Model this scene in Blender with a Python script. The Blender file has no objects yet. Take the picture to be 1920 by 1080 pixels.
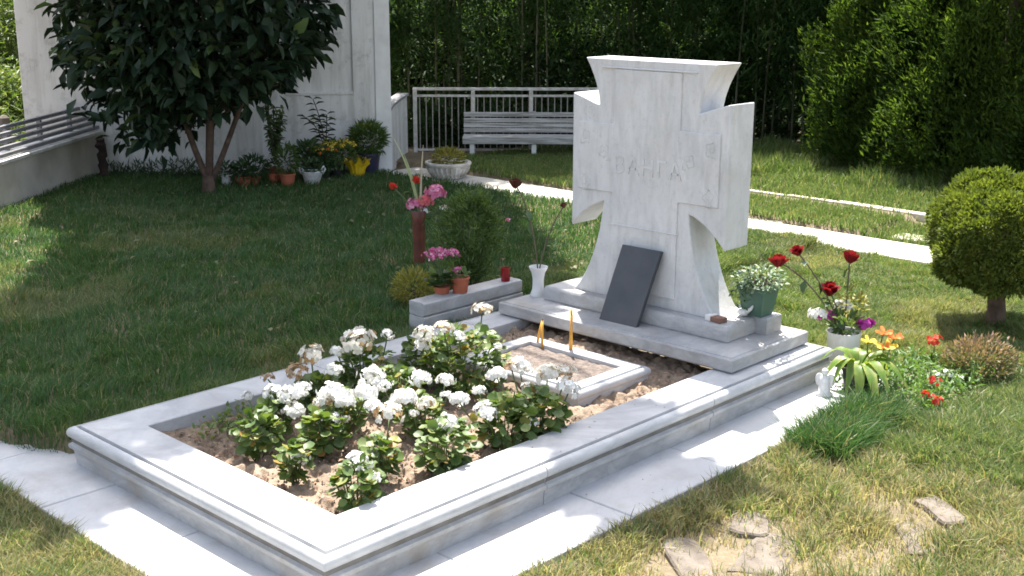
import bpy, bmesh, math, random
import numpy as np
from mathutils import Vector, Matrix

# ------------------------------------------------------------------ camera, light, exposure
K = 1.3                                   # layout units -> metres (every top-level object is scaled by it at the end)
sc = bpy.context.scene
COL = sc.collection
rng = np.random.default_rng(7)
random.seed(7)

cam_d = bpy.data.cameras.new('camera')
cam = bpy.data.objects.new('camera', cam_d)
COL.objects.link(cam)
yaw, pitch, roll = 0.7607, -0.2481, 0.0029
fw = Vector((math.cos(pitch)*math.cos(yaw), math.cos(pitch)*math.sin(yaw), math.sin(pitch)))
rt = Vector((math.sin(yaw), -math.cos(yaw), 0))
up = rt.cross(fw)
rt2 = math.cos(roll)*rt + math.sin(roll)*up
up2 = rt2.cross(fw)
CAM = Vector((-1.635, -2.180, 1.507))
m = Matrix((rt2, up2, -fw)).transposed().to_4x4()
m.translation = CAM*K
cam.matrix_world = m
cam_d.lens = 42.396
cam_d.sensor_width = 36
cam_d.clip_start = 0.05
cam_d.clip_end = 600
sc.camera = cam

SUN = Vector((0.32, 0.37, 1.0)).normalized()       # towards the sun
world = bpy.data.worlds.new('World')
sc.world = world
world.use_nodes = True
wn = world.node_tree
bg = wn.nodes['Background']
sky = wn.nodes.new('ShaderNodeTexSky')
sky.sky_type = 'NISHITA'
sky.sun_disc = False
sky.sun_elevation = math.asin(SUN.z)
sky.sun_rotation = math.atan2(SUN.x, SUN.y)
sky.dust_density = 3.0
sky.ozone_density = 0.6
hsv = wn.nodes.new('ShaderNodeHueSaturation')          # thin milky summer haze: a paler sky all round
hsv.inputs['Saturation'].default_value = 0.62
wn.links.new(sky.outputs[0], hsv.inputs['Color'])
wn.links.new(hsv.outputs[0], bg.inputs[0])
bg.inputs[1].default_value = 0.135
sd = bpy.data.lights.new('sun', 'SUN')
sd.energy = 5.0
sd.angle = math.radians(0.53)
sd.color = (1.0, 0.955, 0.885)
so = bpy.data.objects.new('sun', sd)
COL.objects.link(so)
so.rotation_euler = (-SUN).to_track_quat('-Z', 'Y').to_euler()
sc.view_settings.view_transform = 'Standard'
sc.view_settings.look = 'None'
sc.view_settings.exposure = 1.5
sc.view_settings.gamma = 1.0
sc.view_settings.use_curve_mapping = False
sc.render.film_transparent = False
sc.cycles.max_bounces = 8
sc.cycles.transmission_bounces = 6
sc.cycles.filter_width = 1.7

# ------------------------------------------------------------------ helpers
def tag(o, label=None, cat=None, group=None, kind=None):
    if label: o['label'] = label
    if cat: o['category'] = cat
    if group: o['group'] = group
    if kind: o['kind'] = kind
    return o

def thing(name, label, cat, loc=(0, 0, 0), rz=0.0, group=None):
    o = bpy.data.objects.new(name, None)
    COL.objects.link(o)
    o.location = loc
    o.rotation_euler = (0, 0, rz)
    o.empty_display_size = 0.05
    return tag(o, label, cat, group)

def link(name, me, parent=None, loc=(0, 0, 0), rot=(0, 0, 0)):
    o = bpy.data.objects.new(name, me)
    COL.objects.link(o)
    o.location = loc
    o.rotation_euler = rot
    if parent is not None: o.parent = parent
    return o

def copy_tree(o, parent=None):
    c = o.copy()
    COL.objects.link(c)
    c.parent = parent
    for ch in o.children:
        copy_tree(ch, c)
    return c

class MB:
    def __init__(s): s.v = []; s.f = []
    def add(s, vs, fs):
        n = len(s.v)
        s.v += [tuple(p) for p in vs]
        s.f += [tuple(i+n for i in f) for f in fs]
        return s
    def box(s, x0, x1, y0, y1, z0, z1, b=0.0):
        if b <= 0:
            vs = [(x, y, z) for z in (z0, z1) for x, y in ((x0, y0), (x1, y0), (x1, y1), (x0, y1))]
            return s.add(vs, [(3, 2, 1, 0), (4, 5, 6, 7), (0, 1, 5, 4), (1, 2, 6, 5), (2, 3, 7, 6), (3, 0, 4, 7)])
        lv = [(b, z0), (0, z0+b), (0, z1-b), (b, z1)]
        return s.rects([(x0+d, x1-d, y0+d, y1-d, z) for d, z in lv])
    def rects(s, L):
        """stack of rectangles (x0,x1,y0,y1,z), closed at both ends"""
        vs = []
        for x0, x1, y0, y1, z in L: vs += [(x0, y0, z), (x1, y0, z), (x1, y1, z), (x0, y1, z)]
        fs = [(3, 2, 1, 0)]
        for i in range(len(L)-1):
            a = 4*i
            fs += [(a+j, a+(j+1) % 4, a+4+(j+1) % 4, a+4+j) for j in range(4)]
        a = 4*(len(L)-1)
        fs.append((a, a+1, a+2, a+3))
        return s.add(vs, fs)
    def lathe(s, prof, n=20, c=(0, 0, 0), cap=True, fl=0.0, wob=0.0):
        vs = []; k = len(prof)
        for r, z in prof:
            for j in range(n):
                a = 2*math.pi*j/n
                rr = r*(1+fl*(1 if j % 2 else -1)) * (1+wob*math.sin(3*a+z*40))
                vs.append((c[0]+rr*math.cos(a), c[1]+rr*math.sin(a), c[2]+z))
        fs = [(i*n+j, i*n+(j+1) % n, (i+1)*n+(j+1) % n, (i+1)*n+j) for i in range(k-1) for j in range(n)]
        if cap:
            fs.append(tuple(range(n-1, -1, -1)))
            fs.append(tuple((k-1)*n+j for j in range(n)))
        return s.add(vs, fs)
    def tube(s, pts, rad, n=7, cap=True):
        pts = [Vector(p) for p in pts]
        if not hasattr(rad, '__len__'): rad = [rad]*len(pts)
        vs = []
        for i, p in enumerate(pts):
            d = (pts[min(i+1, len(pts)-1)]-pts[max(i-1, 0)]).normalized()
            a = d.cross(Vector((0.31, 0.9, 0.23))).normalized()
            b = d.cross(a)
            for j in range(n):
                t = 2*math.pi*j/n
                vs.append(p+rad[i]*(math.cos(t)*a+math.sin(t)*b))
        fs = [(i*n+j, i*n+(j+1) % n, (i+1)*n+(j+1) % n, (i+1)*n+j) for i in range(len(pts)-1) for j in range(n)]
        if cap:
            fs.append(tuple(range(n-1, -1, -1)))
            fs.append(tuple((len(pts)-1)*n+j for j in range(n)))
        return s.add(vs, fs)
    def prism(s, poly, x0, x1):
        """polygon in (y,z) extruded along x"""
        n = len(poly)
        vs = [(x0, y, z) for y, z in poly]+[(x1, y, z) for y, z in poly]
        fs = [tuple(range(n)), tuple(range(2*n-1, n-1, -1))]
        fs += [(i, n+i, n+(i+1) % n, (i+1) % n) for i in range(n)]
        return s.add(vs, fs)
    def ball(s, c, r, nu=10, nv=7):
        if not hasattr(r, '__len__'): r = (r, r, r)
        prof = [(math.sin(math.pi*i/nv), -math.cos(math.pi*i/nv)) for i in range(nv+1)]
        vs = [(c[0]+r[0]*max(q, .01)*math.cos(2*math.pi*j/nu), c[1]+r[1]*max(q, .01)*math.sin(2*math.pi*j/nu), c[2]+r[2]*z)
              for q, z in prof for j in range(nu)]
        fs = [(i*nu+j, i*nu+(j+1) % nu, (i+1)*nu+(j+1) % nu, (i+1)*nu+j) for i in range(nv) for j in range(nu)]
        return s.add(vs, fs)
    def mesh(s, name, mat, smooth=False):
        me = bpy.data.meshes.new(name)
        me.from_pydata([tuple(v) for v in s.v], [], s.f)
        bm = bmesh.new(); bm.from_mesh(me)
        bmesh.ops.recalc_face_normals(bm, faces=bm.faces)
        bm.to_mesh(me); bm.free()
        if mat: me.materials.append(mat)
        if smooth is True: me.polygons.foreach_set('use_smooth', [True]*len(me.polygons))
        elif smooth:
            me.polygons.foreach_set('use_smooth', [True]*len(me.polygons))
            me.set_sharp_from_angle(angle=math.radians(smooth))
        return me
    def build(s, name, mat, parent=None, smooth=False, loc=(0, 0, 0), rot=(0, 0, 0), bevel=0):
        o = link(name, s.mesh(name, mat, smooth), parent, loc, rot)
        if bevel:
            b = o.modifiers.new('edge', 'BEVEL'); b.width = bevel; b.segments = 2; b.limit_method = 'ANGLE'
            b.angle_limit = math.radians(35)
        return o

TEMPL = {
 'leaf':  (np.array([(0, 0, 0), (.42, .5, .12), (.42, -.5, .12), (.45, 0, 0), (.8, .28, .0), (.8, -.28, .0), (1, 0, -.16)]),
           np.array([(0, 2, 3), (0, 3, 1), (2, 5, 3), (3, 4, 1), (3, 5, 6), (3, 6, 4)])),
 'rhomb': (np.array([(0, 0, 0), (.4, .5, .06), (.4, -.5, .06), (1, 0, -.15)]), np.array([(0, 2, 3), (0, 3, 1)])),
 'bamb':  (np.array([(0, 0, 0), (.3, .5, .04), (.3, -.5, .04), (.7, .3, -.06), (.7, -.3, -.06), (1, 0, -.22)]),
           np.array([(0, 2, 1), (1, 2, 4), (1, 4, 3), (3, 4, 5)])),
 'disc':  (np.array([(0, 0, 0)]+[(.5+.5*math.cos(a)*(1 if k % 2 else .9), .5*math.sin(a)*(1 if k % 2 else .88), .1+.05*(k % 2))
                                 for k, a in enumerate(np.linspace(-2.8, 2.8, 9))]+[(.5, 0, -.02)]),
           np.array([(10, 1+k, 2+k) for k in range(8)]+[(10, 0, 1), (10, 9, 0)])),
 'petal': (np.array([(0, 0, 0), (.5, .42, .1), (.5, -.42, .1), (.95, .34, .05), (.95, -.34, .05), (1.05, 0, 0)]),
           np.array([(0, 2, 1), (1, 2, 4), (1, 4, 3), (3, 4, 5)])),
}

def tri_mesh(name, V, F, attrs, mat):
    me = bpy.data.meshes.new(name)
    V = np.ascontiguousarray(V, np.float32); F = np.ascontiguousarray(F, np.int32)
    me.vertices.add(len(V)); me.vertices.foreach_set('co', V.ravel())
    me.loops.add(F.size); me.loops.foreach_set('vertex_index', F.ravel())
    me.polygons.add(len(F))
    me.polygons.foreach_set('loop_start', np.arange(0, F.size, 3, dtype=np.int32))
    me.update(calc_edges=True)
    for k, a in attrs.items():
        at = me.attributes.new(k, 'FLOAT', 'POINT'); at.data.foreach_set('value', np.ascontiguousarray(a, np.float32))
    if mat: me.materials.append(mat)
    return me

def unit(a): return a/np.maximum(np.linalg.norm(a, axis=1, keepdims=True), 1e-9)

def leaf_mesh(name, P, D, N, L, Wd, mat, templ='leaf', rnd=None):
    T, F = TEMPL[templ]
    n = len(P)
    D = unit(D); N = N-(N*D).sum(1, keepdims=True)*D; N = unit(N); S = np.cross(N, D)
    L = np.broadcast_to(L, n); Wd = np.broadcast_to(Wd, n)
    V = (P[:, None] + D[:, None]*(T[None, :, 0, None]*L[:, None, None]) + S[:, None]*(T[None, :, 1, None]*Wd[:, None, None])
         + N[:, None]*(T[None, :, 2, None]*L[:, None, None]))
    k = len(T)
    FF = (F[None]+(np.arange(n)*k)[:, None, None]).reshape(-1, 3)
    if rnd is None: rnd = rng.random(n)
    return tri_mesh(name, V.reshape(-1, 3), FF, {'rnd': np.repeat(rnd, k)}, mat)

def leaves(name, P, D, N, L, Wd, mat, parent=None, templ='leaf', rnd=None):
    return link(name, leaf_mesh(name, P, D, N, L, Wd, mat, templ, rnd), parent)

def rdir(n): return unit(rng.normal(size=(n, 3)))
def in_ball(n, c, r, shell=0.5):
    d = rdir(n); q = (shell+(1-shell)*rng.random(n))**(1/2.)
    return np.array(c)+d*q[:, None]*np.array(r), d

_tab = rng.random((64, 64))
def vnoise(x, y, s=1.0):
    x = np.asarray(x)/s; y = np.asarray(y)/s
    i = np.floor(x).astype(int); j = np.floor(y).astype(int); a = x-i; b = y-j
    a = a*a*(3-2*a); b = b*b*(3-2*b)
    g = lambda p, q: _tab[p % 64, q % 64]
    return (g(i, j)*(1-a)+g(i+1, j)*a)*(1-b)+(g(i, j+1)*(1-a)+g(i+1, j+1)*a)*b
def fnoise(x, y, s=1.0): return (vnoise(x, y, s)+.5*vnoise(x+7.3, y+1.7, s*.47)+.25*vnoise(x+3.1, y+9.2, s*.21))/1.75
def sstep(a, b, x):
    t = np.clip((np.asarray(x, float)-a)/(b-a), 0, 1); return t*t*(3-2*t)

# ------------------------------------------------------------------ materials
class NT:
    def __init__(s, name):
        s.m = bpy.data.materials.new(name); s.m.use_nodes = True
        s.t = s.m.node_tree; s.p = s.t.nodes['Principled BSDF']; s.out = s.t.nodes['Material Output']
        s.co = s.n('ShaderNodeTexCoord').outputs['Object']
    def n(s, t, **kw):
        x = s.t.nodes.new(t)
        for k, v in kw.items(): setattr(x, k, v)
        return x
    def l(s, a, b): s.t.links.new(a, b)
    def noise(s, scale, detail=4, rough=.55, dist=0, co=None):
        x = s.n('ShaderNodeTexNoise')
        x.inputs['Scale'].default_value = scale; x.inputs['Detail'].default_value = detail
        x.inputs['Roughness'].default_value = rough; x.inputs['Distortion'].default_value = dist
        s.l(co or s.co, x.inputs['Vector']); return x.outputs['Fac']
    def ramp(s, fac, stops):
        x = s.n('ShaderNodeValToRGB'); e = x.color_ramp.elements
        while len(e) < len(stops): e.new(.5)
        for q, (p, c) in zip(e, stops):
            q.position = p; q.color = (c, c, c, 1) if not hasattr(c, '__len__') else tuple(c)+(1,)
        s.l(fac, x.inputs[0]); return x.outputs[0]
    def mix(s, fac, a, b, mode='MIX'):
        x = s.n('ShaderNodeMix', data_type='RGBA', blend_type=mode)
        for sock, v in ((x.inputs[0], fac), (x.inputs[6], a), (x.inputs[7], b)):
            if hasattr(v, 'is_linked'): s.l(v, sock)
            elif hasattr(v, '__len__'): sock.default_value = tuple(v)+(1,)
            else: sock.default_value = v
        return x.outputs[2]
    def attr(s, name):
        x = s.n('ShaderNodeAttribute'); x.attribute_name = name; return x.outputs['Fac']
    def bump(s, h, strength=.3, dist=.01):
        x = s.n('ShaderNodeBump'); x.inputs['Strength'].default_value = strength; x.inputs['Distance'].default_value = dist
        s.l(h, x.inputs['Height']); s.l(x.outputs[0], s.p.inputs['Normal'])
    def col(s, c):
        if hasattr(c, 'is_linked'): s.l(c, s.p.inputs['Base Color'])
        else: s.p.inputs['Base Color'].default_value = tuple(c)+(1,)
        s.c = c
        return s
    def rough(s, r): s.p.inputs['Roughness'].default_value = r; return s
    def transl(s, f, tint=None):
        """thin leaf: part of the light passes through"""
        tr = s.n('ShaderNodeBsdfTranslucent')
        if tint is None: tint = s.c
        if hasattr(tint, 'is_linked'): s.l(tint, tr.inputs[0])
        else: tr.inputs[0].default_value = tuple(tint)+(1,)
        mx = s.n('ShaderNodeMixShader'); mx.inputs[0].default_value = f
        s.l(s.p.outputs[0], mx.inputs[1]); s.l(tr.outputs[0], mx.inputs[2]); s.l(mx.outputs[0], s.out.inputs[0])
        return s

def m_plain(name, a, b=None, scale=6, rough=.6, bump=0, bscale=40, bdist=.004, spec=None):
    t = NT(name)
    c = a if b is None else t.mix(t.ramp(t.noise(scale, 5), [(.35, 0), (.68, 1)]), a, b)
    t.col(c).rough(rough)
    if bump: t.bump(t.noise(bscale, 5, .65), bump, bdist)
    if spec is not None: t.p.inputs['Specular IOR Level'].default_value = spec
    return t.m

def m_leaf(name, stops, tr=.35, rough=.45, patch=None, spec=.5):
    t = NT(name)
    c = t.ramp(t.attr('rnd'), stops)
    if patch: c = t.mix(t.ramp(t.noise(patch[0], 3), [(.4, 0), (.65, 1)]), c, patch[1])
    t.col(c).rough(rough)
    t.p.inputs['Specular IOR Level'].default_value = spec
    bright = t.mix(1.0, c, (1.5, 1.5, .7), 'MULTIPLY')
    t.transl(tr, bright)
    return t.m

def m_marble(name, base=(.58, .58, .58), vein=(.30, .31, .33), dirt=(.30, .255, .20), dirt_amt=.5, vs=2.2, rough=.42):
    t = NT(name)
    mp = t.n('ShaderNodeMapping'); mp.inputs['Scale'].default_value = (1, 1, 2.4); mp.inputs['Rotation'].default_value = (.5, .35, .7)
    t.l(t.co, mp.inputs[0])
    w = t.noise(vs, 8, .62, 1.6, mp.outputs[0])
    v = t.ramp(w, [(.36, 0), (.47, .55), (.5, .95), (.53, .5), (.66, .12)])
    c = t.mix(v, base, t.mix(.55, base, vein))
    c = t.mix(t.ramp(t.noise(vs*2.7, 6, .6, .6, mp.outputs[0]), [(.40, 0), (.68, .6)]), c, vein)
    d = t.ramp(t.noise(5.5, 8, .72), [(.5, 0), (.75, dirt_amt)])
    c = t.mix(d, c, dirt)
    fine = t.ramp(t.noise(90, 3, .7), [(.56, 0), (.72, .30*dirt_amt)])
    c = t.mix(fine, c, (.22, .2, .18))
    t.col(c).rough(rough)
    t.bump(t.noise(140, 4, .7), .18, .002)
    return t.m

MAR_TOP = m_marble('kerb_marble', dirt_amt=.28)
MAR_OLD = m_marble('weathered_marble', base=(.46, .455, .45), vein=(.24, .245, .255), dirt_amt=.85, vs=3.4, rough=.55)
MAR_PAVE = m_marble('paving_marble', base=(.50, .505, .51), vein=(.36, .37, .39), dirt_amt=.6, vs=1.6, rough=.5)

def m_cross():
    t = NT('carved_marble')
    mp = t.n('ShaderNodeMapping'); mp.inputs['Scale'].default_value = (1, 1.6, .8)
    t.l(t.co, mp.inputs[0])
    c = t.mix(t.ramp(t.noise(7, 6, .65, .8, mp.outputs[0]), [(.38, 0), (.7, 1)]), (.60, .605, .61), (.49, .50, .51))
    c = t.mix(t.ramp(t.noise(3.2, 6, .7), [(.48, 0), (.75, .55)]), c, (.50, .46, .40))
    c = t.mix(t.ramp(t.noise(60, 4, .7), [(.55, 0), (.75, .4)]), c, (.32, .32, .32))
    mp2 = t.n('ShaderNodeMapping'); mp2.inputs['Scale'].default_value = (9, 9, 1.6); t.l(t.co, mp2.inputs[0])
    c = t.mix(t.ramp(t.noise(3, 5, .7, 0, mp2.outputs[0]), [(.50, 0), (.72, .42)]), c, (.31, .31, .31))
    t.col(c).rough(.6)
    h = t.mix(.5, t.noise(38, 5, .7), t.noise(120, 3, .7))
    t.bump(h, .5, .006)
    return t.m
MAR_CROSS = m_cross()

GRIME_SHADE = m_plain('groove_grime_shade', (.20, .19, .175), (.12, .11, .10), 14, .9)  # dirt plus the shade of groove and cove, put into one dark colour
SOIL = m_plain('dry_soil', (.33, .25, .18), (.16, .115, .082), 14, .95, .9, 60, .012)
SOIL_DARK = m_plain('fine_gravelly_soil', (.21, .17, .145), (.10, .078, .066), 60, .95, .9, 130, .01)
def m_ground():
    t = NT('lawn_soil')
    c = t.mix(t.ramp(t.noise(1.4, 6, .6), [(.35, 0), (.65, 1)]), (.11, .09, .05), (.20, .155, .095))
    c = t.mix(t.ramp(t.noise(40, 5, .7), [(.45, 0), (.7, .7)]), c, (.25, .205, .145))
    t.col(c).rough(.95); t.bump(t.noise(45, 6, .7), .7, .02)
    return t.m
GROUND = m_ground()

def m_grass(name, green, dry):
    t = NT(name)
    c = t.ramp(t.attr('rnd'), green)
    d = t.ramp(t.attr('rnd2'), dry)
    c = t.mix(t.attr('dry'), c, d)
    t.col(c).rough(.5)
    t.p.inputs['Specular IOR Level'].default_value = .35
    t.transl(.38, t.mix(1.0, c, (1.35, 1.4, .8), 'MULTIPLY'))
    return t.m
GRASS_SUN = m_grass('sun_toned_blades', [(0, (.07, .12, .028)), (.4, (.115, .18, .05)), (.75, (.165, .23, .075)), (1, (.24, .28, .12))], [(0, (.36, .30, .15)), (.5, (.50, .43, .26)), (1, (.30, .20, .10))])  # lighter, yellower copy of the lawn blades: sunlight put into the colour
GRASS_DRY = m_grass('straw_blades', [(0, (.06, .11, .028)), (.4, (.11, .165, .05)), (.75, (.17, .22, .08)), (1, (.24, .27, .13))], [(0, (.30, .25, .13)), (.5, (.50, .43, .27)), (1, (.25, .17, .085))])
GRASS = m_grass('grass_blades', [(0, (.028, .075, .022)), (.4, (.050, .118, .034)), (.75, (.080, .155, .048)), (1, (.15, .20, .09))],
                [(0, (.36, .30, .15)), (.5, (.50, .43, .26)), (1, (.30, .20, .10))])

def m_plaster():
    t = NT('white_plaster')
    c = t.mix(t.ramp(t.noise(1.3, 7, .62), [(.4, 0), (.7, .8)]), (.80, .79, .765), (.64, .62, .585))
    mp = t.n('ShaderNodeMapping'); mp.inputs['Scale'].default_value = (7, 7, .7); t.l(t.co, mp.inputs[0])
    c = t.mix(t.ramp(t.noise(1.6, 6, .7, 0, mp.outputs[0]), [(.46, 0), (.70, .65)]), c, (.38, .36, .32))
    c = t.mix(t.ramp(t.noise(6, 8, .75), [(.53, 0), (.74, .75)]), c, (.25, .235, .20))
    t.col(c).rough(.9); t.bump(t.noise(50, 5, .7), .25, .004)
    return t.m
PLASTER = m_plaster()
PLASTER_OLD = m_plain('stained_plaster', (.62, .58, .51), (.42, .38, .32), 3.5, .95, .4, 40, .006)
WHITEPAINT = m_plain('white_paint', (.82, .82, .80), (.70, .69, .67), 8, .5)
RAILPAINT = m_plain('rail_paint', (.62, .60, .57), (.38, .35, .31), 22, .6)
BALPAINT = m_plain('shaded_baluster_paint', (.34, .32, .29), (.18, .165, .14), 18, .7)  # darker than the rails: shade of the bamboo put into the paint colour
def m_wood(name, a, b):
    t = NT(name)
    mp = t.n('ShaderNodeMapping'); mp.inputs['Scale'].default_value = (1.5, 26, 26); t.l(t.co, mp.inputs[0])
    c = t.mix(t.ramp(t.noise(2.2, 6, .65, .4, mp.outputs[0]), [(.38, 0), (.62, 1)]), a, b)
    t.col(c).rough(.8); t.bump(t.noise(3, 5, .6, 0, mp.outputs[0]), .4, .004)
    return t.m
WOOD = m_wood('weathered_bench_paint', (.56, .55, .53), (.24, .23, .21))
BARK = m_plain('bark', (.155, .10, .072), (.07, .047, .035), 22, .95, .9, 55, .012)
CULM = m_plain('bamboo_culm', (.10, .095, .05), (.055, .065, .03), 5, .6)
SLATE = m_plain('black_granite', (.030, .035, .045), (.060, .064, .072), 5, .38, .15, 60, .002)
TERRA = m_plain('terracotta', (.42, .12, .06), (.30, .085, .045), 14, .8, .2, 60, .002)
WHITECER = m_plain('white_ceramic', (.72, .72, .71), (.58, .57, .55), 9, .35)
STONECAST = m_plain('cast_stone', (.76, .73, .67), (.40, .37, .32), 12, .9, .6, 70, .006)
GREENPL = m_plain('green_plastic', (.045, .105, .075), (.065, .135, .095), 14, .45)
BLACKPL = m_plain('black_plastic', (.018, .018, .022), None, 6, .45)
BLUEPL = m_plain('dark_blue_plastic', (.025, .027, .06), (.035, .035, .075), 6, .4)
REDGL = m_plain('red_glass', (.26, .012, .014), (.18, .008, .01), 30, .25)
BROWNCER = m_plain('brown_vase_wood', (.16, .042, .026), (.075, .022, .016), 16, .45, .3, 30, .004)
YELFOIL = m_plain('yellow_foil', (.72, .52, .02), (.62, .36, .02), 10, .35, .6, 26, .012)
WAX = m_plain('yellow_wax', (.74, .38, .06), (.60, .28, .04), 30, .45)
WICK = m_plain('burnt_wick', (.02, .018, .016), None, 5, .9)
WICKER = m_plain('white_wicker', (.70, .70, .70), (.52, .52, .52), 50, .7, .6, 70, .006)
METAL = m_plain('grey_rail_metal', (.24, .24, .25), (.17, .17, .17), 12, .4)
BROWNBOX = m_plain('brown_card', (.22, .11, .075), (.15, .075, .05), 14, .7)
STUMP = m_plain('dark_old_wood', (.055, .032, .026), (.025, .016, .014), 14, .9, .9, 40, .02)
ROUGHSTONE = m_plain('rough_stone', (.19, .16, .13), (.11, .09, .072), 18, .95, .7, 45, .01)
EDGESTONE = m_plain('pale_edging_stone', (.60, .56, .48), (.44, .39, .31), 9, .95, .6, 45, .01)
STEM = m_plain('green_stem', (.07, .12, .035), (.10, .13, .05), 12, .6)
DRYSTEM = m_plain('brown_stem', (.11, .085, .05), (.07, .06, .035), 12, .8)

L_BIG = m_leaf('broad_dark_leaf', [(0, (.010, .022, .012)), (.5, (.017, .035, .017)), (.92, (.030, .055, .024)), (1, (.085, .13, .035))], .12, .5, None, .22)
L_BAMB = m_leaf('bamboo_leaf', [(0, (.024, .055, .016)), (.5, (.044, .09, .025)), (.88, (.078, .135, .038)), (1, (.15, .20, .07))], .42, .7, None, .2)
L_CON = m_leaf('cypress_spray', [(0, (.024, .050, .010)), (.5, (.046, .085, .015)), (1, (.095, .145, .025))], .45, .65, None, .2)
L_TOP = m_leaf('juniper_spray', [(0, (.070, .100, .015)), (.5, (.120, .160, .026)), (1, (.19, .225, .045))], .35, .6)
L_SUNBUSH = m_leaf('hillside_leaf', [(0, (.045, .085, .020)), (.5, (.085, .13, .035)), (.85, (.13, .17, .05)), (1, (.34, .31, .17))], .4, .5)
L_WOOD = m_leaf('distant_leaf', [(0, (.012, .028, .008)), (1, (.026, .052, .014))], .15, .7, None, .15)
L_GER = m_leaf('geranium_leaf', [(0, (.055, .10, .022)), (.55, (.105, .165, .040)), (.88, (.17, .22, .07)), (.96, (.26, .24, .05)), (1, (.34, .20, .06))], .3, .5)
L_SHRUB = m_leaf('fine_shrub_leaf', [(0, (.05, .10, .024)), (.6, (.09, .15, .04)), (1, (.16, .22, .07))], .35, .5)
L_YG = m_leaf('yellow_green_leaf', [(0, (.15, .16, .035)), (.6, (.27, .26, .06)), (1, (.36, .31, .10))], .35, .55)
L_DULL = m_leaf('dull_green_leaf', [(0, (.035, .075, .03)), (.7, (.065, .115, .045)), (1, (.10, .15, .06))], .25, .5)
L_HOSTA = m_leaf('variegated_leaf', [(0, (.06, .13, .02)), (.5, (.16, .22, .035)), (1, (.40, .40, .11))], .35, .4, (45, (.10, .20, .025)))
L_FERN = m_leaf('fern_leaf', [(0, (.07, .14, .04)), (1, (.13, .22, .06))], .35, .5)
L_LITTER = m_leaf('fallen_leaf', [(0, (.12, .055, .035)), (.5, (.20, .10, .06)), (1, (.30, .19, .11))], .1, .8)
L_GREY = m_leaf('pale_green_leaf', [(0, (.07, .13, .07)), (.6, (.13, .20, .11)), (1, (.42, .46, .36))], .25, .5)
L_HEATH = m_leaf('heather_sprig', [(0, (.08, .12, .035)), (.5, (.14, .15, .06)), (.75, (.26, .18, .12)), (1, (.42, .28, .23))], .25, .7)

def m_petal(name, stops, tr=.3, rough=.55): return m_leaf(name, stops, tr, rough, None, .2)
def m_petal2(name, stops):
    t = NT(name); c = t.ramp(t.attr('rnd'), stops); t.col(c).rough(.6); t.p.inputs['Specular IOR Level'].default_value = .2
    t.transl(.3, c); return t.m
P_WHITE = m_petal2('white_petal', [(0, (.74, .73, .69)), (1, (.84, .84, .82))])
P_MIXED = m_petal2('fading_petal', [(0, (.78, .77, .72)), (.68, (.76, .73, .64)), (.72, (.46, .31, .15)), (1, (.30, .17, .08))])
P_DRY = m_petal2('withered_petal', [(0, (.52, .40, .25)), (.5, (.34, .21, .11)), (1, (.66, .58, .44))])
P_PINK = m_petal2('pink_petal', [(0, (.62, .12, .26)), (.6, (.72, .25, .40)), (1, (.80, .48, .58))])
P_CORAL = m_petal2('coral_petal', [(0, (.66, .10, .13)), (1, (.74, .24, .24))])
P_KAL = m_petal2('kalanchoe_petal', [(0, (.46, .05, .18)), (.5, (.62, .16, .34)), (.75, (.74, .44, .56)), (1, (.80, .66, .70))])
P_RED = m_petal2('dark_red_petal', [(0, (.10, .004, .008)), (.6, (.19, .008, .012)), (1, (.30, .02, .02))])
P_BRIGHTRED = m_petal2('bright_red_petal', [(0, (.55, .03, .025)), (1, (.72, .10, .06))])
P_DEAD = m_petal2('dried_rose_petal', [(0, (.055, .018, .016)), (1, (.13, .035, .028))])
P_MAG = m_petal2('magenta_petal', [(0, (.30, .02, .22)), (1, (.48, .06, .36))])
P_YEL = m_petal2('yellow_petal', [(0, (.74, .52, .04)), (1, (.80, .66, .14))])
P_ORANGE = m_petal2('orange_red_petal', [(0, (.70, .12, .03)), (1, (.76, .26, .06))])

# ------------------------------------------------------------------ ground
PAVE = (-.245, 2.55, -.25, 1.62)
PZ = .035
def hz(x, y):
    x = np.asarray(x, float); y = np.asarray(y, float)
    h = -.012+.02*(fnoise(x, y, .9)-.5)
    bnd = .02-.45*np.clip(y-1.3, 0, .33)
    h = h+.030*(vnoise(x+2, y+6, .13)-.5)*(y < -.27)*(x < 3.2)
    h = h+.022*(x < 2.6)*((y < -.2) | (x < -.2))
    left = sstep(1.262, 1.30, y)*sstep(0, .04, x-bnd)*(1-sstep(2.2, 3.6, x)*.55)
    h = h+left*.088
    inside = ((x > PAVE[0]-.005) & (x < PAVE[1]) & (y > PAVE[2]-.005) & (y < 1.262)) | ((x > -.25) & (x < bnd) & (y < 2.4) & (y > -.25))
    h = np.where(inside, -.045, h)
    path = (x > 4.62) & (x < 5.12)
    h = np.where(path, -.03, h)
    h = h-.0*x
    return h
def axis(a, b, step, far):
    c = list(np.arange(a, b, step)); out = [a-far, a-far*.5, a-far*.2, a-far*.08, a-far*.03]+c+[b+far*.03, b+far*.08, b+far*.2, b+far*.5, b+far]
    return np.array(sorted(out))
gx = axis(-1.6, 8.5, .045, 220.); gy = axis(-2.6, 7.5, .045, 220.)
X, Y = np.meshgrid(gx, gy, indexing='ij')
Z = hz(X, Y)
nx, ny = X.shape
V = np.stack([X, Y, Z], -1).reshape(-1, 3)
idx = np.arange(nx*ny).reshape(nx, ny)
a, b, c, d = idx[:-1, :-1].ravel(), idx[1:, :-1].ravel(), idx[1:, 1:].ravel(), idx[:-1, 1:].ravel()
F = np.concatenate([np.stack([a, b, c], 1), np.stack([a, c, d], 1)])
me = tri_mesh('ground', V, F, {}, GROUND)
me.polygons.foreach_set('use_smooth', [True]*len(me.polygons))
tag(link('ground', me), 'bare lawn soil under the grass all over the plot', None, None, 'structure')

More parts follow.
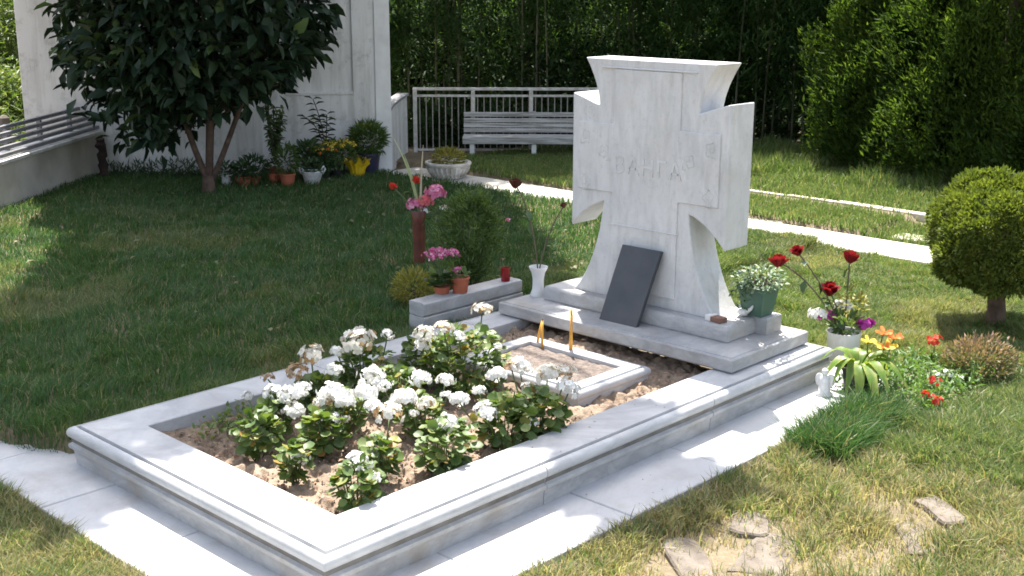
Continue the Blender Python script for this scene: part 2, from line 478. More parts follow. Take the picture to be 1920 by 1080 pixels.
# marble paving round the grave
pav = tag(link('marble_paving', None), 'pale marble slab paving round the grave', None, None, 'structure')
def slab(x0, x1, y0, y1, mat, parent, z0=-.04, z1=.035, name='slab', b=.003):
    g = .0012
    z1 = z1+random.uniform(-.0012, .0012)
    return MB().box(x0+g, x1-g, y0+g, y1-g, z0, z1, b).build(name, mat, parent)
xs = [-.245, .36, .90, 1.40, 1.95, 2.55]
for i in range(5): slab(xs[i], xs[i+1], -.25, .06, MAR_PAVE, pav)
ys = [.06, .56, 1.02, 1.46, 1.92, 2.4]
for i in range(5): slab(-.245, .06, ys[i], ys[i+1], MAR_PAVE, pav)

# garden path behind, parallel to the head of the grave
gp = tag(link('garden_path', None), 'pale concrete path crossing the lawn behind the headstone', None, None, 'structure')
yy = 5.3
PATHM = m_plain('path_concrete', (.60, .57, .52), (.48, .45, .40), 5, .9, .4, 50, .004)
while yy > -3:
    l_ = random.uniform(.75, .9)
    slab(4.66, 5.07, yy-l_, yy, PATHM, gp, -.05, .012)
    yy -= l_

# pale edging stones beyond the path
es = tag(link('stone_edging', None), 'row of pale flat edging stones beyond the path', None, None, 'structure')
yy = 2.75
while yy > -1.5:
    l_ = random.uniform(.3, .62)
    w = random.uniform(.05, .08)
    x0 = 5.86+random.uniform(-.01, .012)
    vs = [(x0, yy-l_), (x0+w, yy-l_+random.uniform(0, .03)), (x0+w, yy-random.uniform(0, .03)), (x0, yy)]
    mb = MB(); mb.add([(x, y, -.03) for x, y in vs]+[(x, y, .045+random.uniform(-.006, .006)) for x, y in vs],
                      [(3, 2, 1, 0), (4, 5, 6, 7), (0, 1, 5, 4), (1, 2, 6, 5), (2, 3, 7, 6), (3, 0, 4, 7)])
    mb.build('edging_stone', EDGESTONE, es, bevel=.006)
    yy -= l_+random.choice([.005, .01, .16])

# loose flat stones
def flat_stone(x, y, rx, ry, rz, label, z=.0, hgt=.03, mat=ROUGHSTONE):
    hgt *= .5; z += .016*(x < 2.6)-.004
    t = thing('flat_stone', label, 'stone', (x, y, z), rz, 'flat stones sunk in the grass')
    n = 13; mb = MB(); ring = []
    for k in range(n):
        a = 2*math.pi*k/n; q = random.uniform(.82, 1.1)
        ring.append((rx*q*math.copysign(abs(math.cos(a))**.4, math.cos(a)), ry*q*math.copysign(abs(math.sin(a))**.4, math.sin(a))))
    vs = [(x_, y_, -.03) for x_, y_ in ring]+[(x_, y_, hgt*.6) for x_, y_ in ring]+[(x_*.93, y_*.93, hgt+random.uniform(-.003, .003)) for x_, y_ in ring]
    fs = [(i+k*n, (i+1) % n+k*n, (i+1) % n+(k+1)*n, i+(k+1)*n) for k in range(2) for i in range(n)]+[tuple(2*n+i for i in range(n))]
    mb.add(vs, fs); mb.build('stone_slab', mat, t)
flat_stone(1.115, -.50, .085, .06, .5, 'squarish tan flat stone in the dry grass beside the marble path')
flat_stone(1.00, -.63, .15, .075, .25, 'long pale stone flush with the bare earth in front of the tan one', -.006, .02)
flat_stone(.83, -.50, .13, .055, .9, 'thin pale stone half hidden under the grass next to the marble path', -.008, .02)
flat_stone(1.57, -.85, .085, .045, 1.0, 'tilted pinkish stone in the dry grass at the right', 0, .035)
flat_stone(1.38, -.87, .10, .05, .7, 'low grey stone sunk in front of the tilted pinkish one', -.008, .02)
flat_stone(5.20, 1.98, .10, .16, 0, 'pale flat slab beyond the path just right of the headstone', 0, .022, EDGESTONE)
flat_stone(5.29, 1.00, .09, .15, .2, 'pale flat slab beyond the path left of the clipped juniper', 0, .022, EDGESTONE)

# ------------------------------------------------------------------ grave kerb
W, L, H, KW = 1.25, 2.39, .16, .154
PROF = [(-KW, .06), (-KW, .157), (-KW+.003, H), (-.0065, H), (-.0045, H-.012), (.003, H-.012), (.005, H-.003), (.013, H-.004), (.021, H-.009),
        (.0255, H-.017), (.0265, H-.027), (.023, H-.035), (.016, H-.040), (.0145, H-.054), (.018, H-.057), (.0235, H-.060), (.0245, H-.067),
        (.0225, H-.073), (.016, H-.077), (.013, H-.082), (.010, H-.112), (.006, -.03)]
def kerb_piece(edge, s0, s1, mitre0, mitre1, rect, prof, mat, parent, name='kerb_stone', z=0.0):
    """edge: corner a -> corner b of rect (counter-clockwise seen from above, outward on the right)"""
    x0, x1, y0, y1 = rect
    cs = {'right': ((x0, y0), (x1, y0), (0, -1)), 'back': ((x1, y0), (x1, y1), (1, 0)), 'left': ((x1, y1), (x0, y1), (0, 1)), 'front': ((x0, y1), (x0, y0), (-1, 0))}
    A, B, o = cs[edge]
    A, B, o = Vector(A), Vector(B), Vector(o)
    ln = (B-A).length; t = (B-A)/ln
    vs = []
    for s, mt, sg in ((s0, mitre0, -1), (s1, mitre1, 1)):
        for (u, h) in prof:
            p = A+t*s+o*u
            if mt: p = p+t*sg*u
            vs.append((p.x, p.y, h+z))
    n = len(prof)
    fs = [(i, i+1, n+i+1, n+i) for i in range(n-1)]+[(n-1, 0, n, 2*n-1), tuple(range(n)), tuple(range(2*n-1, n-1, -1))]
    o = MB().add(vs, fs).build(name, mat, parent, smooth=32)
    o.data.materials.append(MAR_OLD); o.data.materials.append(GRIME_SHADE)
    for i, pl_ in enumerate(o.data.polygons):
        if i < len(prof)-1 and i >= 12: pl_.material_index = 1  # lower faces: weathering, with their shade put into a darker marble
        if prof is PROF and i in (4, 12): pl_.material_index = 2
    return o
kerb = thing('grave_kerb', 'moulded white marble kerb framing the earth bed of the grave', 'grave kerb')
RECT = (0, L, 0, W)
g = .0018
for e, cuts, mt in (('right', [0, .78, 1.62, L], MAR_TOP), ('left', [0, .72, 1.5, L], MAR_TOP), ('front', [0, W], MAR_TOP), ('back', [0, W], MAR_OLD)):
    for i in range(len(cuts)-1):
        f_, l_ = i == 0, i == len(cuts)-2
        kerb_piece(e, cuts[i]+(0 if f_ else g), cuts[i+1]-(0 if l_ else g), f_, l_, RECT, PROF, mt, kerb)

def soil_patch(name, x0, x1, y0, y1, z, amp, step, mat, label, seed=0):
    ax = np.arange(x0, x1+step*.5, step); ay = np.arange(y0, y1+step*.5, step)
    X, Y = np.meshgrid(ax, ay, indexing='ij')
    Z = z+amp*(fnoise(X+seed, Y, .30)-.5)*1.2+amp*(fnoise(X+5, Y+seed, .07)-.5)*.7+amp*.5*np.clip(vnoise(X, Y+3, .035)-.35, 0, 1)+amp*.45*(vnoise(X+4, Y+3, .017)-.5)
    nx, ny = X.shape; idx = np.arange(nx*ny).reshape(nx, ny)
    a, b, c, d = idx[:-1, :-1].ravel(), idx[1:, :-1].ravel(), idx[1:, 1:].ravel(), idx[:-1, 1:].ravel()
    me = tri_mesh(name, np.stack([X, Y, Z], -1).reshape(-1, 3), np.concatenate([np.stack([a, b, c], 1), np.stack([a, c, d], 1)]), {}, mat)
    return tag(link(name, me), label, None, None, 'structure')
soil_patch('bed_soil', KW-.006, 1.99, KW-.006, W-KW+.006, .105, .045, .0065, SOIL, 'dry crumbly brown earth filling the marble kerb of the grave')
# loose clods and dead bits on the soil: one scattered mass
n = 4200
P = np.stack([rng.uniform(.18, 1.82, n), rng.uniform(.18, 1.07, n), np.zeros(n)], 1)
P[:, 2] = .112+.045*(fnoise(P[:, 0], P[:, 1], .30)-.5)*1.2
cl = MB()
for p in P:
    if 1.28 < p[0] < 1.78 and .3 < p[1] < .98: continue
    r = random.uniform(.002, .006)*random.choice([1, 1, 1.5])
    oct_ = [Vector(q)*r*random.uniform(.6, 1.2) for q in ((1, 0, 0), (0, 1, 0), (-1, 0, 0), (0, -1, 0), (0, 0, 1), (0, 0, -.7))]
    cl.add([Vector(p)+q for q in oct_], [(0, 1, 4), (1, 2, 4), (2, 3, 4), (3, 0, 4), (1, 0, 5), (2, 1, 5), (3, 2, 5), (0, 3, 5)])
tag(cl.build('soil_clods', SOIL), 'small clods of dry earth scattered over the grave bed', 'soil', None, 'stuff')

# small inner frame with gravelly earth
FR = (1.355, 1.722, .355, .92)
fr = thing('small_marble_frame', 'small moulded marble frame holding gravelly earth at the foot of the headstone', 'marble frame', (0, 0, 0))
FP = [(-.055, .08), (-.055, .155), (-.052, .158), (-.005, .158), (-.002, .150), (.004, .150), (.007, .155), (.013, .152), (.019, .145), (.021, .136), (.019, .128), (.013, .122), (.012, .04)]
for e, ln in (('right', FR[1]-FR[0]), ('left', FR[1]-FR[0]), ('front', FR[3]-FR[2]), ('back', FR[3]-FR[2])):
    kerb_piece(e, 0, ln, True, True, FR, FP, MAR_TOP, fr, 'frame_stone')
soil_patch('gravelly_soil', FR[0]+.05, FR[1]-.05, FR[2]+.05, FR[3]-.05, .143, .012, .006, SOIL_DARK, 'fine grey brown gravelly earth inside the small marble frame', 3)

# ------------------------------------------------------------------ headstone
hs = thing('headstone', 'white marble flared cross headstone with worn carved relief on a stepped base', 'headstone', (2.05, .62, H))
A0, A1, B0, B1 = -.200, .315, -.560, .590          # lower step, local to (2.05,.62)
MB().rects([(A0+.006, A1, B0+.006, B1, .0035), (A0, A1+.003, B0, B1+.003, .010), (A0, A1+.003, B0, B1+.003, .050), (A0+.004, A1, B0+.004, B1, .054),
            (A0+.011, A1-.004, B0+.011, B1-.005, .0535), (A0+.012, A1-.005, B0+.012, B1-.006, .050), (A0+.016, A1-.008, B0+.016, B1-.01, .050),
            (A0+.020, A1-.010, B0+.02, B1-.012, .0555), (A0+.09, A1-.035, B0+.07, B1-.05, .060)]).build('base_step', MAR_OLD, hs, smooth=25)
MB().rects([(-.054, .225, -.437, .467, .0595), (-.058, .229, -.441, .471, .066), (-.058, .229, -.441, .471, .104), (-.052, .223, -.435, .465, .117),
            (-.048, .219, -.431, .461, .1205)]).build('plinth', MAR_OLD, hs, smooth=25)
def curve(p0, p1, p2, n=6):
    return [tuple((1-t)**2*a+2*t*(1-t)*b+t*t*c for a, b, c in zip(p0, p1, p2)) for t in [k/n for k in range(n+1)]]
half = (curve((.352, .119), (.235, .25), (.205, .505), 9)+curve((.205, .505), (.30, .475), (.371, .385), 7)[1:]
        + curve((.371, .925), (.30, .905), (.236, .882), 5)+curve((.236, .885), (.245, .97), (.310, 1.064), 8)[1:])
poly = [(y, z) for y, z in half]+[(-y, z) for y, z in reversed(half)]
MB().prism([(y, z) for y, z in poly], 0.0, .158).build('cross', MAR_CROSS, hs, smooth=30, bevel=.005)
def rect_cross(vw, vz0, vz1, hw, hz0, hz1):
    return [(-vw, vz0), (vw, vz0), (vw, hz0), (hw, hz0), (hw, hz1), (vw, hz1), (vw, vz1), (-vw, vz1), (-vw, hz1), (-hw, hz1), (-hw, hz0), (-vw, hz0)]
RC = rect_cross(.158, .165, 1.026, .338, .545, .815)
MB().prism(RC, -.007, .004).build('raised_cross', MAR_CROSS, hs, bevel=.003)
MB().prism([(-.165, .418), (.165, .418), (.165, .424), (-.165, .424)], -.0110, -.005).build('carved_moulding', MAR_CROSS, hs, bevel=.002)
MB().prism([(-.225, 1.028), (.225, 1.028), (.225, 1.034), (-.225, 1.034)], -.008, .004).build('carved_moulding', MAR_CROSS, hs, bevel=.002)
# worn raised lettering
fc = bpy.data.curves.new('inscription', 'FONT')
fc.body = '\u0412\u0410\u041d\u0413\u0410'
fc.size = .092; fc.align_x = 'CENTER'; fc.align_y = 'CENTER'; fc.extrude = .0014; fc.space_character = 1.12; fc.bevel_depth = .0006
fc.materials.append(MAR_CROSS)
fo = link('inscription', fc)
bpy.context.view_layer.update()
me = bpy.data.meshes.new_from_object(fo.evaluated_get(bpy.context.evaluated_depsgraph_get()))
bpy.data.objects.remove(fo)
me.materials.clear(); me.materials.append(MAR_CROSS)
link('inscription', me, hs, (-.0076, -.01, .655), (math.pi/2, 0, -math.pi/2))
# scroll ornaments in the angles of the cross
for sy in (1, -1):
    for k, (cy, cz) in enumerate(((.205, .70), (.30, .58), (.30, .76), (.28, .86))):
        mb = MB(); pts = []
        for i in range(26):
            a = i*.42+k; r = (.004+.0013*i)*(1+.25*math.sin(i*1.9+k))
            pts.append((-.0064 if k < 3 else .0016, sy*(cy+r*math.cos(a)*.85), cz+r*math.sin(a)))
        mb.tube(pts, [.0032*(1-.6*abs(i/25-.5)) for i in range(26)], 5)
        mb.build('scroll_relief', MAR_CROSS, hs, smooth=True)

# dark plaque leaning on the cross
pq = thing('leaning_plaque', 'plain dark grey stone plaque leaning tilted against the cross', 'plaque', (2.0, .62, H+.121))
def quadbox(p, th):
    """four corners (bottom-left, bottom-right, top-right, top-left) + thickness towards +x"""
    p = [Vector(q) for q in p]; nrm = (p[1]-p[0]).cross(p[3]-p[0]).normalized()
    if nrm.x < 0: nrm = -nrm
    return MB().add(p+[q+nrm*th for q in p], [(0, 1, 2, 3), (7, 6, 5, 4), (0, 4, 5, 1), (1, 5, 6, 2), (2, 6, 7, 3), (3, 7, 4, 0)])
quadbox([(-.075, .115, -.066), (-.072, -.068, -.064), (.018, -.110, .232), (.016, .078, .232)], .018).build('plaque_slab', SLATE, pq, bevel=.002)

# ------------------------------------------------------------------ marble block behind left of the headstone
bk = thing('marble_block', 'low two layer grey marble block on the lawn left of the headstone', 'marble block', (1.60, 1.40, .06))
MB().rects([(0, .60, 0, .095, -.02), (0, .60, 0, .095, .095), (0, .597, .004, .092, .098)]).build('lower_layer', MAR_OLD, bk, bevel=.002)
MB().rects([(0, .592, .008, .09, .1), (0, .596, .003, .094, .108), (0, .596, .003, .094, .154), (0, .588, .011, .088, .160)]).build('top_layer', MAR_OLD, bk, bevel=.002)

# ------------------------------------------------------------------ walls
WR, WL = Vector((4.72, 5.24)), Vector((2.46, 6.83))
wt = (WL-WR); WLEN = wt.length; ang = math.atan2(wt.y, wt.x)       # local +x runs from right end to left end; local -y... towards lawn is +y side
tw = thing('tall_white_wall', 'tall white plastered wall with a recessed panel behind the potted plants', 'wall', (WR.x, WR.y, 0), ang)
# local frame: x along the wall leftwards, y = direction (left normal); lawn side is at +y
HT = 3.0
def wbox(name, x0, x1, y0, y1, z0, z1, mat=PLASTER, b=.004): return MB().box(x0, x1, y0, y1, z0, z1, b).build(name, mat, tw)
wbox('wall_body', .10, WLEN, -.26, -.02, -.05, HT)
wbox('end_pillar', -.02, .10, -.28, .012, -.05, HT, WHITEPAINT)
wbox('panel_surround', .1005, .275, -.019, 0, -.05, HT)
wbox('panel_surround', .2755, .80, -.019, 0, -.05, .64)
wbox('panel_surround', .8005, WLEN-.01, -.019, 0, -.05, HT)
wbox('panel_sill', .2765, .799, -.019, .006, .6405, .665)
# low parapet wall and rails
LA, LB = Vector((.70, 4.62)), Vector((2.90, 6.50))
lt = LB-LA; LLEN = lt.length; la = math.atan2(lt.y, lt.x)
lw = thing('parapet_wall', 'low stained plaster parapet wall at the edge of the lawn', 'wall', (LA.x, LA.y, 0), la)
MB().box(0, LLEN, 0, .20, -.05, .375, .004).build('wall_body', PLASTER_OLD, lw)
for k in range(5):
    x0 = k*LLEN/5
    MB().box(x0+.002, x0+LLEN/5-.002, -.022, .225, .376, .402, .004).build('coping_stone', PLASTER, lw)
pr_ = thing('parapet_rails', 'five dark metal rails running along the top of the low parapet wall', 'railing', (LA.x, LA.y, 0), la)
for z, yo in ((.425, .0), (.460, .035), (.495, .070), (.530, .105), (.565, .140)):
    MB().box(0, LLEN-.02, yo, yo+.026, z-.013, z+.013, .003).build('rail', METAL, pr_)
for k in range(6):
    x0 = .15+k*(LLEN-.3)/5
    MB().box(x0, x0+.03, .1685, .196, .403, .575, .003).build('post', METAL, pr_)
# curved wing wall to the right of the tall wall
ww = thing('wing_wall', 'short white wing wall with sloping coping right of the tall wall', 'wall', (0, 0, 0))
pts = [(4.80, 5.33), (5.0, 5.52), (5.25, 5.72), (5.52, 5.92)]
mb = MB(); cp = MB()
for i, (x, y) in enumerate(pts):
    h = .49+.015*i
    nrm = Vector((-.6, .8))*.07
    mb.v += [(x, y, -.05), (x+nrm.x, y+nrm.y, -.05), (x+nrm.x, y+nrm.y, h), (x, y, h)]
    cp.v += [(x-nrm.x*.25, y-nrm.y*.25, h+.001), (x+nrm.x*1.25, y+nrm.y*1.25, h+.001), (x+nrm.x*1.25, y+nrm.y*1.25, h+.022), (x-nrm.x*.25, y-nrm.y*.25, h+.022)]
for q in (mb, cp):
    q.f = [(4*i+j, 4*i+(j+1) % 4, 4*i+4+(j+1) % 4, 4*i+4+j) for i in range(3) for j in range(4)]+[(3, 2, 1, 0), (12, 13, 14, 15)]
mb.build('wall_body', PLASTER, ww); cp.build('coping', m_plain('grey_coping', (.33, .33, .34), (.22, .22, .22), 9, .8), ww)

stp = thing('knotted_post', 'dark knotted old vine stump standing against the white wall corner', 'stump', (2.80, 6.32, .03))
mb = MB(); pts = [(random.uniform(-.008, .008), random.uniform(-.008, .008), z) for z in np.linspace(-.05, .33, 16)]
mb.tube(pts, [.03+.012*((i % 3) == 1) for i in range(16)], 8); mb.build('stump', STUMP, stp, smooth=40)
bp = thing('beige_post', 'small beige post top showing above the rails before the sunlit bushes', 'post', (2.36, 6.95, 0))
MB().rects([(-.03, .03, -.03, .03, 0), (-.03, .03, -.03, .03, .50), (-.012, .012, -.012, .012, .52)]).build('post_shaft', ROUGHSTONE, bp)

# ------------------------------------------------------------------ railing and bench
RA, RB = Vector((5.58, 5.91)), Vector((7.35, 4.12))
rl = RB-RA; RLEN = rl.length; ra = math.atan2(rl.y, rl.x)
rail = thing('white_railing', 'white metal garden railing with thin balusters behind the bench', 'railing', (RA.x, RA.y, 0), ra)
MB().box(0, RLEN, -.02, .02, .578, .603, .003).build('top_rail', RAILPAINT, rail)
MB().box(0, RLEN, -.012, .012, .520, .540, .002).build('middle_rail', RAILPAINT, rail)
MB().box(0, RLEN, -.012, .012, .04, .058, .002).build('bottom_rail', RAILPAINT, rail)
me_b = MB().box(-.005, .005, -.005, .005, .0585, .5195).mesh('baluster', BALPAINT)
me_p = MB().box(-.017, .017, -.017, .017, -.02, .5775, .002).mesh('post', RAILPAINT)
npost = 5; sp = .515
for k in range(5): link('post', me_p, rail, (.02+k*sp, -.031, 0))
k = 0
while .06+k*.0572 < RLEN-.02:
    link('baluster', me_b, rail, (.06+k*.0572, 0, 0)); k += 1

BA = Vector((5.66, 5.36)); bd = Vector((.685, -.728))
ba = math.atan2(bd.y, bd.x); BL = 1.25
bench = thing('garden_bench', 'weathered white slatted bench in front of the railing', 'bench', (BA.x, BA.y, 0), ba)
# local x along the bench, local -y towards the viewer
for z0, z1, yb in ((.355, .395, .235), (.305, .343, .225), (.262, .300, .216), (.220, .257, .207)):
    mb = MB(); n = 3
    mb.box(0, BL, yb, yb+.018, z0, z1, .003); mb.build('back_slat', WOOD, bench)
for q in range(4):
    y0 = .0+q*.05
    MB().box(0, BL, y0, y0+.044, .192, .208, .003).build('seat_slat', WOOD, bench)
MB().box(0, BL, -.018, -.001, .145, .204, .003).build('front_rail', WOOD, bench)
for x0 in (.06, .60, BL-.10):
    MB().box(x0, x0+.04, .004, .044, -.03, .1915, .002).build('leg', WHITEPAINT, bench)
    MB().box(x0, x0+.04, .256, .292, -.03, .40, .002).build('leg', WOOD, bench)

# ------------------------------------------------------------------ stone urn planter
ur = thing('stone_urn', 'wide white stone planter bowl beside the path with yellow green plants', 'planter', (4.86, 4.70, .012))
MB().lathe([(.11, 0), (.13, .01), (.125, .02), (.145, .05), (.165, .085), (.172, .10), (.182, .104), (.186, .118), (.18, .128), (.16, .128), (.15, .112), (.02, .11)], 36, fl=.0).build('bowl', STONECAST, ur, smooth=40)
for k in range(26):
    a = 2*math.pi*k/26
    MB().tube([(.128*math.cos(a), .128*math.sin(a), .018), (.152*math.cos(a), .152*math.sin(a), .055), (.170*math.cos(a), .170*math.sin(a), .092)], [.008, .010, .009], 6).build('flute', STONECAST, ur, smooth=True)
P, D = in_ball(420, (0, 0, .145), (.12, .12, .075), .4); P[:, 2] = np.maximum(P[:, 2], .12)
leaves('foliage', P, D+np.array([0, 0, .4]), rdir(420)*.6+np.array([0, 0, 1]), rng.uniform(.025, .05, 420), .018, L_YG, ur)

# ------------------------------------------------------------------ trees and hedges
def limb_path(p0, p1, n=6, wob=.03, sag=0):
    p0, p1 = Vector(p0), Vector(p1)
    return [p0.lerp(p1, k/n)+Vector((random.uniform(-wob, wob), random.uniform(-wob, wob), random.uniform(-wob, wob)*.5+sag*math.sin(math.pi*k/n)))*(0 if k in (0, n) else 1) for k in range(n+1)]
TB = Vector((2.98, 5.16, .04))
tree = thing('broadleaf_tree', 'dark broad leaved tree with forked brown trunk standing in the shaded lawn', 'tree', TB)
mb = MB()
mb.tube([(0, 0, -.06), (.0, 0, .01), (.0, .005, .07), (.005, 0, .15)], [.075, .052, .046, .042], 10)
stems = [((.01, 0, .08), (-.09, .10, .40), (-.25, .3, 1.5), .030), ((.005, 0, .1), (.02, -.02, .5), (.1, -.05, 1.9), .036), ((.01, 0, .08), (.10, -.12, .36), (.35, -.45, 1.4), .028), ((.01, 0, .1), (.05, .0, .5), (.25, .1, 1.8), .026)]
for a_, b_, c_, r in stems:
    mb.tube(curve(a_, b_, c_, 7), [.82*r*(1-.06*k) for k in range(8)], 7)
for tip in ((1.6, .9, 4.3), (.4, -1.6, 4.3), (-.9, -1.5, 4.3), (-.6, .8, 4.2), (2.6, 1.2, 4.4), (-.2, -3.4, 4.4), (1.0, -1.9, 4.4)):
    mb.tube(limb_path((.12, -.03, 1.7), tip, 8, .08, .5), [.035*(1-.1*k) for k in range(9)], 6)
for k in range(26):
    a = random.uniform(0, 6.28); r = random.uniform(.4, .95)
    mb.tube(limb_path((.06*math.cos(a), .06*math.sin(a), random.uniform(.5, 1.0)), (r*math.cos(a), r*math.sin(a), random.uniform(.7, 1.7)), 5, .03), [.012*(1-.15*q) for q in range(6)], 5)
mb.build('trunk', BARK, tree, smooth=True)
# visible lower crown
n = 11500
q = rng.random(n); z = .24+1.95*q**.85
a = rng.random(n)*2*np.pi
rmax = np.interp(z, [.2, .36, .52, .75, 1.0, 1.3, 1.8, 2.3], [.62, .68, .76, .86, .97, 1.02, 1.0, .8])
rmax = .86*rmax*(1+.12*np.sin(3*a+1.0)+.10*np.sin(5*a+z*3))
r = rmax*np.sqrt(.12+.88*rng.random(n))
P = np.stack([r*np.cos(a), r*np.sin(a), z], 1)
# clumping: drop leaves in pockets so that light shows between sprays
xr = .69*P[:, 0]-.724*P[:, 1]
floor_ = np.interp(xr, [-1.1, -.95, -.8, -.6, -.42, -.22, -.10, .12, .29, .48, .62, .78, .97, 1.1], [1.0, .80, .62, .46, .40, .42, .60, .64, .72, .78, .90, 1.02, 1.22, 1.4])
keep = (P[:, 2] > floor_+.05*rng.normal(size=n)) & ((np.sin(P[:, 0]*9+P[:, 2]*5)+np.sin(P[:, 1]*9-P[:, 2]*6)+np.sin(P[:, 2]*11+P[:, 0]*4)) > -1.6)
P = P[keep]; n1 = len(P)
D1 = np.stack([P[:, 0], P[:, 1], np.full(n1, -.35)], 1)+rdir(n1)*.9
N1 = rdir(n1)*.8+np.array([0, 0, 1.0])
L1 = rng.uniform(.075, .165, n1); W1 = L1*rng.uniform(.42, .54, n1)
# upper spreading crown (above the view), unseen, its outline shaped to cast the lawn's shade
shade = np.array([(4.95, 4.6), (4.46, 3.79), (3.6, 2.62), (3.1, 2.07), (2.6, 1.45), (2.0, .98), (1.0, .82), (.1, .82), (-.38, .88), (-.40, 1.9), (.92, 3.45), (1.42, 4.15), (1.85, 4.75), (2.5, 5.6), (4.8, 5.6)])
SX, SY = SUN.x/SUN.z, SUN.y/SUN.z
poly = shade+4.45*np.array([SX, SY])
def inpoly(x, y, poly):
    c = np.zeros(len(x), bool); j = len(poly)-1
    for i in range(len(poly)):
        xi, yi = poly[i]; xj, yj = poly[j]
        c ^= ((yi > y) != (yj > y)) & (x < (xj-xi)*(y-yi)/(yj-yi+1e-12)+xi)
        j = i
    return c
n = 40000
x = rng.uniform(.8, 6.7, n); y = rng.uniform(2.2, 7.6, n)
ok = inpoly(x, y, poly); x, y = x[ok], y[ok]
z = rng.uniform(4.15, 4.95, len(x))
x = x+(z-4.5)*SX; y = y+(z-4.5)*SY
nb = 520  # unseen bough, added to shade a band of the right kerb and paving
bz = rng.uniform(4.4, 4.6, nb); bx = rng.uniform(.86, 1.30, nb)+bz*SX; by = rng.uniform(-.34, .10, nb)+bz*SY
P2 = np.stack([np.r_[x, bx], np.r_[y, by], np.r_[z, bz]], 1)-np.array(TB)
n2 = len(P2)
D2 = rdir(n2)+np.array([0, 0, -.3]); N2 = rdir(n2)*.5+np.array(SUN)
L2 = rng.uniform(.13, .2, n2); W2 = L2*.45
leaves('crown', np.r_[P1 if False else P, P2], np.r_[D1, D2], np.r_[N1, N2], np.r_[L1, L2], np.r_[W1, W2], L_BIG, tree, 'leaf')

# bamboo clumps behind the railing
def bamboo(x, y, w, n_culm, n_spray, zlo, top, label):
    t = thing('bamboo_clump', label, 'bamboo', (x, y, 0), 0, 'dark bamboo clumps along the back of the garden')
    for k in range(n_culm):
        px, py = random.gauss(0, w*.5), random.gauss(0, w*.5)
        hgt = top*random.uniform(.75, 1.05); lean = (random.uniform(-.3, .3), random.uniform(-.3, .3))
        pts = [(px+lean[0]*s*s, py+lean[1]*s*s, -.05+hgt*s) for s in np.linspace(0, 1, 9)]
        MB().tube(pts, [random.uniform(.009, .014)*(1-.05*i) for i in range(9)], 6).build('culm', CULM, t, smooth=True)
    c = np.stack([rng.normal(0, w*.62, n_spray), rng.normal(0, w*.62, n_spray), zlo+(top-zlo)*rng.random(n_spray)**.8], 1)
    c[:, :2] -= np.array([.30, .34])*np.maximum(c[:, 2:]-1.7, 0)
    m_ = 24
    az = rng.random(n_spray)*2*np.pi
    base = np.repeat(c, m_, 0)+rng.normal(0, .055, (n_spray*m_, 3))
    aa = np.repeat(az, m_)+rng.normal(0, .9, n_spray*m_)
    D = np.stack([np.cos(aa), np.sin(aa), rng.uniform(-.9, .25, n_spray*m_)], 1)
    ln = rng.uniform(.065, .13, n_spray*m_)
    rn = np.clip(np.repeat(rng.random(n_spray), m_)*.6+.4*rng.random(n_spray*m_), 0, 1)
    leaves('foliage', base, D, rdir(n_spray*m_)*.5+np.array([0, 0, 1]), ln, ln*.15, L_BAMB, t, 'bamb', rn)
    return t
def at_px(u, depth):
    d = fw+rt2*((u-960)/2261.1); return (CAM.x+d.x*depth, CAM.y+d.y*depth)
BAMB = [((6.02, 7.25), .42, 8, 620, .75, 1.75, 'leafy bamboo clump with bright sprays right beside the tall white wall'),
        ((6.75, 6.75), .45, 12, 900, .80, 4.0, 'dark bamboo clump behind the left half of the bench railing'),
        ((7.45, 6.15), .45, 14, 900, .85, 4.0, 'bamboo clump with pale bare culms showing above the railing'),
        ((8.00, 5.35), .45, 10, 760, .75, 3.2, 'dark bamboo clump hidden mostly behind the cross headstone'),
        ((8.35, 4.50), .45, 10, 700, .65, 2.3, 'bamboo clump with sunlit sprays just right of the headstone top'),
        ((8.50, 3.70), .45, 10, 700, .45, 2.4, 'bamboo clump with slanting yellow culms near the grass edge'),
        ((8.65, 2.95), .42, 8, 680, .25, 2.4, 'shady bamboo clump touching the first tall cypress')]
for (p, w, nc, ns, zl, tp_, lb) in BAMB: bamboo(p[0], p[1], w, nc, ns, zl, tp_, lb)
# low dark undergrowth behind the railing
n = 9000
x = rng.uniform(0, 1, n); 
P = np.stack([6.2+2.9*x+rng.normal(0, .3, n)+.35, 7.3-4.4*x+rng.normal(0, .3, n)+.35, rng.random(n)**1.5*.9], 1)
x2 = rng.uniform(0, 1, 3500); o2 = rng.uniform(.12, .75, 3500)
P = np.r_[P, np.stack([5.55+1.9*x2+o2*.72, 6.05-1.85*x2+o2*.69, .02+rng.random(3500)**2*.35], 1)]; n = len(P)
tag(leaves('undergrowth', P, rdir(n)+np.array([0, 0, .3]), rdir(n)+np.array([0, 0, 1]), .12, .035, L_WOOD, None, 'rhomb'),
    'dim leafy undergrowth at the feet of the bamboo', 'undergrowth', None, 'stuff')
# wood beyond
n = 42000
s = rng.random(n)
P = np.stack([7.2+4.6*s+rng.normal(0, .35, n)+1.2, 9.3-9.6*s+rng.normal(0, .35, n)+1.2, rng.random(n)**.9*2.9], 1)
P = np.r_[P, np.stack([9.4+4.6*s+rng.normal(0, .3, n), 11.5-9.6*s+rng.normal(0, .3, n), rng.random(n)*2.2], 1)]; n = len(P)
k = 26000; s = rng.random(k)
P = np.r_[P, np.stack([12.5+7*s+rng.normal(0, .3, k)-2.0, 17.0-17*s+rng.normal(0, .3, k), rng.random(k)*2.8], 1)]; n = len(P)
Lw = np.r_[rng.uniform(.16, .26, n-k), rng.uniform(.30, .5, k)]
tag(leaves('far_wood', P, rdir(n), rdir(n), Lw, Lw*.5, L_WOOD, None, 'rhomb'),
    'dense dark wood closing the garden behind the bamboo', 'wood', None, 'stuff')

